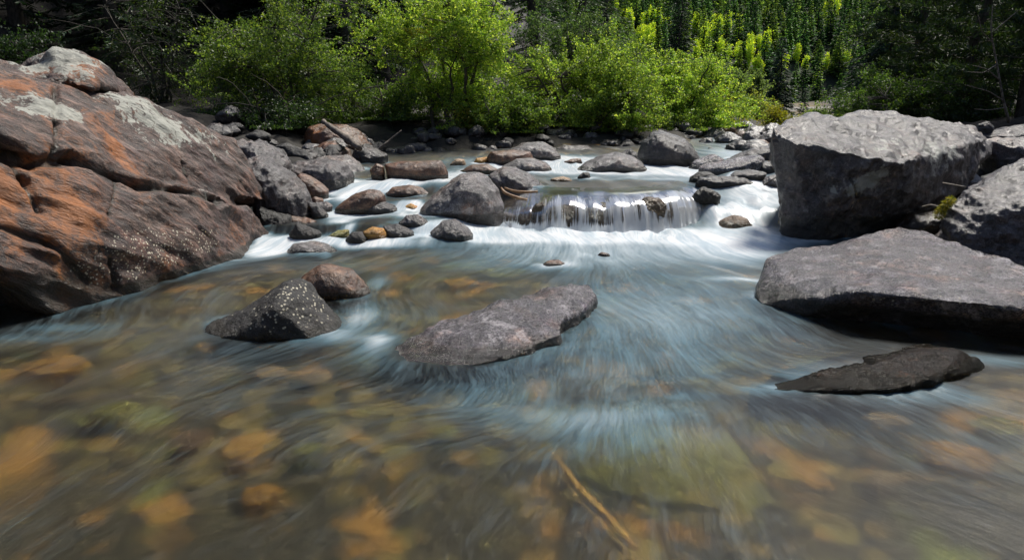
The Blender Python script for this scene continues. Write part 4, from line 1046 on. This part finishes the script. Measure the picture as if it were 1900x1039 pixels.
LEFTC = ((-60, 19, 9, 2.3, 'dark conifer at the far left edge behind the huge left boulder'), (60, 17, 8, 2.2, 'dark conifer behind the rounded knob of the huge left boulder'), (150, 21, 10, 2.5, 'dark conifer behind the left ridge, between two nearer ones'),
         (235, 17.5, 8.5, 2.1, 'dark conifer behind the thin shaded tree on the left'), (330, 20, 10, 2.4, 'dark conifer on the left edge of the round mid-green alder'), (430, 23, 11, 2.6, 'dark conifer directly behind the round mid-green alder'),
         (560, 21, 10, 2.4, 'dark conifer showing above the right half of the mid-green alder'), (655, 19, 9.5, 2.2, 'dark conifer left of the gap beside the tallest bright alder'), (715, 21, 10, 2.2, 'dark conifer in the gap just left of the tallest bright alder'),
         (840, 24, 11, 2.5, 'dark conifer behind the tallest bright alder'), (985, 27, 11, 2.4, 'green conifer showing at the top between the two bright alders'), (1075, 33, 12, 2.5, 'green conifer at the top left of the far hillside'), (1125, 38, 9.5, 2.1, 'grey-green conifer just left of the first bright aspens'))
for k, (px, Y, h, r, lab) in enumerate(LEFTC):
    cols = DARKC if px < 900 else [(.03, .065, .02), (.045, .09, .025), (.06, .11, .03)]
    conifer(lab, px, 200, Y, h, r, 60 + k, rings=28, perring=10, twigs=120, tl=.26, tw=.035, cols=cols, droop=.3, gap=.1)

# dense woods on both flanks: repeats of a few conifers
def hill_conifer(seed, h=6.3, r=1.15, cols=None):
    bright = cols is not DARKC
    cols = cols or [(.075, .17, .04), (.13, .26, .055), (.20, .33, .065)]
    v, f, col, tv, tf = conifer_arrays(h, r, seed, rings=20, perring=10, twigs=13, tw=.26, tl=.52, droop=.30, cols=cols, wts=(1, 1, .6), z0=.04)
    n = 40    # the trunk's own rings come first in the tubes
    tf = tf[:35]; tv = tv[:n]
    return mesh_np('hillside_conifer', np.concatenate([v, tv]), np.concatenate([f, tf + len(v)]), M['hillneedle'] if bright else M['needle'], False, col=np.concatenate([col, np.full((n, 3), .04)]))
HC = [[tuple(.8 * q for q in c) for c in row] for row in [[(.07, .17, .045), (.12, .25, .06), (.19, .32, .07)], [(.03, .085, .03), (.055, .13, .042), (.09, .18, .05)], [(.12, .20, .035), (.19, .29, .045), (.27, .36, .06)],
      [(.05, .13, .05), (.08, .18, .065), (.13, .25, .08)], [(.025, .07, .022), (.045, .11, .034), (.08, .15, .045)], [(.10, .19, .04), (.16, .26, .05), (.23, .32, .06)]]]
vm = [hill_conifer(200 + k, 5.6 + .35 * k, 1.15 + .07 * k, HC[k]) for k in range(6)]
def aspen_mesh(seed):
    rng = np.random.default_rng(seed)
    u = rng.normal(size=(26, 3)); u /= np.linalg.norm(u, axis=1)[:, None]
    cl = u * (rng.random((26, 1)) ** .4) * np.array((1.0, 1.0, 2.0)) + np.array((0, 0, 3.7))
    k = rng.integers(0, 26, 700)
    pos = cl[k] + rng.normal(size=(700, 3)) * .26
    v, f = leaf_quads(pos, .30 * (.7 + .6 * rng.random(700)), rng, aspect=.9)
    col = palette(rng, 700, [(.50, .66, .05), (.68, .74, .05), (.38, .56, .05)], (1, .8, .7), .15)
    tv, tf = tubes([(np.array([(0, 0, -.3), (.05, 0, 1.6), (0, .05, 4.6)]), np.array([.1, .08, .03]))], 5)
    me = mesh_np('hillside_aspen', np.concatenate([v, tv]), np.concatenate([f, tf + len(v)]), M['aspen'], False, col=np.concatenate([np.repeat(col, 4, 0), np.full((len(tv), 3), .35)]))
    return me
am = [aspen_mesh(300 + k) for k in range(4)]
def place(name, me, loc, sc_, rz, label, cat, group):
    o = obj(name, me, loc)
    o.scale = (sc_[0], sc_[0], sc_[1]); o.rotation_euler = (0, 0, rz)
    tag(o, label, cat, group)
    return o
rng = np.random.default_rng(77)
spots = []
y = 109.0
while y < 190:
    half0, half1 = (900 - 950) / FOC * y, (1670 - 950) / FOC * y
    x = half0 + rng.uniform(0, 3)
    while x < half1:
        spots.append((x + rng.normal() * .7, y + rng.normal() * .9))
        x += rng.uniform(2.6, 4.0)
    y += 3.3
asp_px = [(1128, 28, 5), (1172, 28, 3), (1195, 32, 3), (1225, 38, 4), (1290, 40, 6), (1330, 42, 4), (1362, 38, 3), (1200, 62, 4), (1185, 70, 3), (1155, 72, 3), (1300, 78, 4), (1330, 85, 3), (1404, 85, 3), (1412, 72, 3), (1345, 92, 3), (1380, 100, 2), (1475, 98, 1), (1510, 105, 1), (1545, 100, 2), (1530, 12, 3), (1545, 8, 2), (1100, 75, 3), (1285, 95, 2), (1398, 115, 2), (1460, 108, 1)]
def hill_hit(px, py):
    a, b, c = ray(px, py)
    t = np.linspace(95, 230, 1500)
    d = CAM_H + c * t - hill_z(a * t, b * t)
    i = int(np.argmax(d < 0))
    return (a * t[i], b * t[i], CAM_H + c * t[i])
asp = []
for px, py, n_ in asp_px:
    for j in range(n_):
        q = hill_hit(px + rng.normal() * 13, max(-20, py + 34 + rng.normal() * 7))
        asp.append(q)
for q in asp[:90]:
    place('aspen_tree', am[rng.integers(4)], (q[0], q[1], q[2] - .2), (rng.uniform(.5, .8), rng.uniform(.6, .95)), rng.uniform(0, 6.28), 'bright yellow-green aspen among the dark conifers on the far hillside', 'aspen', 'aspens on the far hillside')
ax_ = np.array([(q[0], q[1]) for q in asp])
keep = [p for p in spots if np.min(np.hypot(ax_[:, 0] - p[0], ax_[:, 1] - p[1])) > 1.0]
keep.sort(key=lambda p: p[1])
hz = hill_z(np.array([p[0] for p in keep]), np.array([p[1] for p in keep]))
rest = []
for k, p in enumerate(keep):
    sxy, szz, rz = rng.uniform(.95, 1.55), rng.uniform(.55, 1.2), rng.uniform(0, 6.28)
    if k < 290:
        place('conifer', vm[rng.integers(6)], (p[0], p[1], hz[k] - .2), (sxy, szz), rz, 'small green conifer standing in the dense forest on the far hillside', 'conifer', 'conifers on the far hillside')
    else:
        rest.append((p[0], p[1], hz[k] - .2, sxy, szz, rz))
def mass(name, items, meshes, mat='needle'):
    V, F, Cc, n = [], [], [], 0
    for k, (x, y, z, a, b, rz) in enumerate(items):
        me = meshes[k % len(meshes)]
        v = np.empty(len(me.vertices) * 3, np.float32); me.vertices.foreach_get('co', v); v = v.reshape(-1, 3)
        f = np.empty(len(me.polygons) * 4, np.int32); me.loops.foreach_get('vertex_index', f); f = f.reshape(-1, 4)
        c = np.empty(len(v) * 4, np.float32); me.color_attributes['tone'].data.foreach_get('color', c)
        cs, sn = math.cos(rz), math.sin(rz)
        w = np.stack([(v[:, 0] * cs - v[:, 1] * sn) * a + x, (v[:, 0] * sn + v[:, 1] * cs) * a + y, v[:, 2] * b + z], -1)
        V.append(w); F.append(f + n); Cc.append(c.reshape(-1, 4)[:, :3]); n += len(v)
    o = obj(name, mesh_np(name, np.concatenate(V), np.concatenate(F), M[mat], False, col=np.concatenate(Cc)))
    tag(o, kind='stuff')
    return o
# the forest carries on beyond the ones that can be told apart
for k in range(120):
    px = rng.choice([rng.uniform(-300, 900), rng.uniform(1670, 2200)])
    yy = rng.uniform(112, 190); xx = (px - 950) / FOC * yy
    rest.append((xx, yy, float(hill_z(np.array([xx]), np.array([yy]))[0]) - .2, rng.uniform(.8, 1.3), rng.uniform(.8, 1.4), rng.uniform(0, 6.28)))
tag(mass('distant_forest', rest, vm, 'hillneedle'), 'far conifers running together into one dark forest mass on the hillside')
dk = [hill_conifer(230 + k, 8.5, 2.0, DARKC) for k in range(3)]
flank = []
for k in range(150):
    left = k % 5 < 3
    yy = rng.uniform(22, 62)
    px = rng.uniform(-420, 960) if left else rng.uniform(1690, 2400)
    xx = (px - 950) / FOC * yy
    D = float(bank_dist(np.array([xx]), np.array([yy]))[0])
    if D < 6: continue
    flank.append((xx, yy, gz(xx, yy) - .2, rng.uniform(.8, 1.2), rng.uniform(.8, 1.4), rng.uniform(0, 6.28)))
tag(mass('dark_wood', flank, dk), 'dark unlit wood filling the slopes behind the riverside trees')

# ------------------------------------------------------------------ stones on the banks and in the far rapids
rng = np.random.default_rng(91)
def stone_mesh_points(r, sx, sy, sz):
    u = r.normal(size=(24, 3)); u /= np.linalg.norm(u, axis=1)[:, None]
    return u * np.array((sx, sy, sz))
BANK = 'small shadowed stone on the dark bank under the bushes'
RAP = 'small wet stone in the white rapids upstream between the violet-grey boulder and the bushes'
protos = {}
def scatter(n, lab, group, spots, mats, s0, s1):
    for k in range(n):
        x, y = spots(k)
        j = k % 5
        if (lab, j) not in protos:
            o = finish_rock('stone', lab, 'stone', [stone_mesh_points(rng, .15, .13, .10)], .014, mats[j % len(mats)], smooth=3, amp=1.0, size=.24, zwat=-9, lich=-.3, speck=-.6, rust=-.2, group=group)
            protos[(lab, j)] = o
        else:
            o = protos[(lab, j)].copy(); C.objects.link(o)
        z = max(gz(x, y), float(zw(np.array([x]), np.array([y]))[0]) - .06)
        o.location = (x, y, z - .06)
        a = rng.uniform(s0, s1)
        o.scale = (a * rng.uniform(.8, 1.3), a * rng.uniform(.8, 1.2), a * rng.uniform(.7, 1.1))
        o.rotation_euler = (0, 0, rng.uniform(0, 6.28))
def sp_bank(k):
    if k % 4 == 0:
        y = rng.uniform(9.5, 13.5); return xl_(y) - rng.uniform(-.1, .7), y
    x = rng.uniform(-2.6, 4.2)
    y = np.interp(x, XL[4:9, 1], XL[4:9, 0])
    return x, y + rng.uniform(-.35, 1.3)
scatter(110, BANK, 'stones along the shaded bank', sp_bank, ['dark', 'grey', 'dark', 'black', 'grey'], .5, 1.7)
def sp_rap(k):
    y = rng.uniform(13.0, 18.5)
    return rng.uniform(max(xl_(y), P(1345, 250, y)[0]), P(1450, 250, y)[0]), y
def sp_left(k):
    return rng.uniform(-5.2, -2.5), rng.uniform(9.0, 13.6)
scatter(40, 'small dark stone on the bare left bank between the huge boulder and the fallen log', 'stones on the left bank', sp_left, ['dark', 'black', 'grey', 'dark'], .5, 2.0)
scatter(46, RAP, 'stones in the upstream rapids', sp_rap, ['grey', 'dark', 'dark', 'brown', 'grey'], .8, 2.2)
def sp_right(k):
    y = rng.uniform(7.5, 10.5)
    return P(1500, 250, y)[0] + rng.uniform(1.4, 4.0), y
scatter(24, 'small grey stone on the dark right bank behind the large squared boulder', 'stones on the right bank', sp_right, ['dark', 'grey'], .8, 2.4)

# ------------------------------------------------------------------ driftwood, sticks, moss
def wood(name, label, cat, pts, rad, mat, sides=8, seed=1, rough=.0, group=None, forks=()):
    r = np.random.default_rng(seed)
    allp = []
    for P_, R_ in [(pts, rad)] + list(forks):
        P_ = np.array(P_, float)
        t = np.linspace(0, 1, len(P_)); tt = np.linspace(0, 1, 14)
        q = np.stack([np.interp(tt, t, P_[:, k]) for k in range(3)], -1)
        q[1:-1] = (q[:-2] + q[1:-1] * 2 + q[2:]) / 4
        rr = np.interp(tt, t, np.array(R_, float)) * (1 + rough * r.normal(size=14))
        q = np.concatenate([q[:1], q, q[-1:]]); rr = np.concatenate([[.001], rr, [.001]])
        q[0] += (q[1] - q[2]) * .02; q[-1] += (q[-2] - q[-3]) * .02
        allp.append((q, rr))
    v, f = tubes(allp, sides)
    b = v.mean(0)
    return tag(obj(name, mesh_np(name, v - b, f, M[mat]), b), label, cat, group)
wood('fallen_log', 'short weathered broken log lying down the side of the orange-faced boulder', 'log', [P(600, 226, 11.9), P(620, 241, 11.7), P(645, 258, 11.4), P(668, 276, 11.1)], [.04, .055, .06, .05], 'bark2', 10, 3, .12)
wood('branch', 'bare grey branch standing up from the dark bank right of the fallen log', 'branch', [P(697, 282, 12.4), P(712, 269, 12.4), P(722, 261, 12.5), P(745, 242, 12.6)], [.022, .02, .017, .01], 'bark2', 7, 4, .08)
wood('stick', 'longer bent stick caught in front of the peaked grey boulder beside the waterfall', 'stick', [P(930, 349, 7.75), P(936, 358, 7.68), P(958, 367, 7.62), P(978, 371, 7.6)], [.013, .017, .018, .015], 'stick', 7, 5, .08, 'sticks at the waterfall')
wood('stick', 'straighter stick lying behind the bent one at the peaked grey boulder', 'stick', [P(936, 349, 7.8), P(956, 356, 7.74), P(975, 357, 7.72), P(998, 356, 7.72)], [.011, .016, .016, .013], 'stick', 7, 6, .08, 'sticks at the waterfall')
c = hit(1430, 350)
wood('twig', 'thin dark twig leaning on the pale stone beside the large squared boulder', 'twig', [P(1417, 344, c[1] - .05), P(1434, 333, c[1] - .06), P(1452, 321, c[1] - .02)], [.008, .007, .005], 'bark', 5, 7)
wood('twig', 'thin pale twig poking out of the black gap right of the large squared boulder', 'twig', [P(1750, 340, 6.9), P(1768, 343, 6.6), P(1792, 347, 6.3)], [.009, .008, .005], 'deadwood', 5, 8)
wood('twig', 'short pale twig above the moss tuft on the sloping boulder', 'twig', [P(1712, 384, 6.6), P(1728, 380, 6.4), P(1748, 385, 6.0)], [.009, .008, .006], 'deadwood', 5, 9)
wood('stick', 'amber stick lying drowned across the grainy slab in the centre foreground', 'stick', [W(1020, 862, -.13), W(1052, 900, -.12), W(1078, 938, -.125), W(1118, 975, -.12), W(1178, 1046, -.125)], [.008, .014, .011, .017, .014], 'amberstick', 7, 10, .22)
b0 = P(1872, 228, 12.2)
wood('dead_tree', 'dead tree with bare grey branches at the right edge in front of the dark pines', 'dead tree', [b0, P(1860, 180, 12.2), P(1848, 110, 12.3), P(1838, 60, 12.3), P(1842, 10, 12.3)], [.024, .02, .016, .012, .008], 'bark2', 7, 11, .06, None,
     [([P(1862, 188, 12.2), P(1835, 170, 12.0), P(1790, 158, 11.9)], [.014, .009, .004]), ([P(1856, 150, 12.25), P(1830, 128, 12.1), P(1805, 122, 12.0)], [.013, .008, .004]), ([P(1850, 120, 12.3), P(1825, 136, 12.1), P(1795, 134, 12.0)], [.012, .008, .004]),
      ([P(1842, 80, 12.3), P(1822, 60, 12.2), P(1815, 30, 12.2)], [.01, .007, .004]), ([P(1864, 200, 12.2), P(1835, 205, 12.0), P(1808, 203, 12.0)], [.012, .008, .004]), ([P(1843, 60, 12.3), P(1866, 40, 12.3), P(1890, 20, 12.3)], [.012, .009, .005])])
mc = P(1756, 380, 5.80)
r = np.random.default_rng(8)
u = r.normal(size=(900, 3)); u /= np.linalg.norm(u, axis=1)[:, None]
cen = np.array([(0, 0, 0), (-.02, .02, -.05), (.035, .01, .035), (-.035, .02, -.09)])
pos = u * (r.random((900, 1)) ** .5) * np.array((.030, .04, .028)) + cen[r.integers(0, 4, 900)]
v, f = leaf_quads(pos, .028, r, aspect=.25, axis=u + np.array((0, 0, -.3)))
col = palette(r, 900, [(.38, .30, .02), (.26, .26, .03), (.14, .17, .02)], (1, .8, .5), .2)
tag(obj('moss_tuft', mesh_np('moss_tuft', v, f, M['moss'], False, col=np.repeat(col, 4, 0)), mc), 'yellow-green moss tuft on the left shoulder of the sloping boulder at the right edge', 'moss')
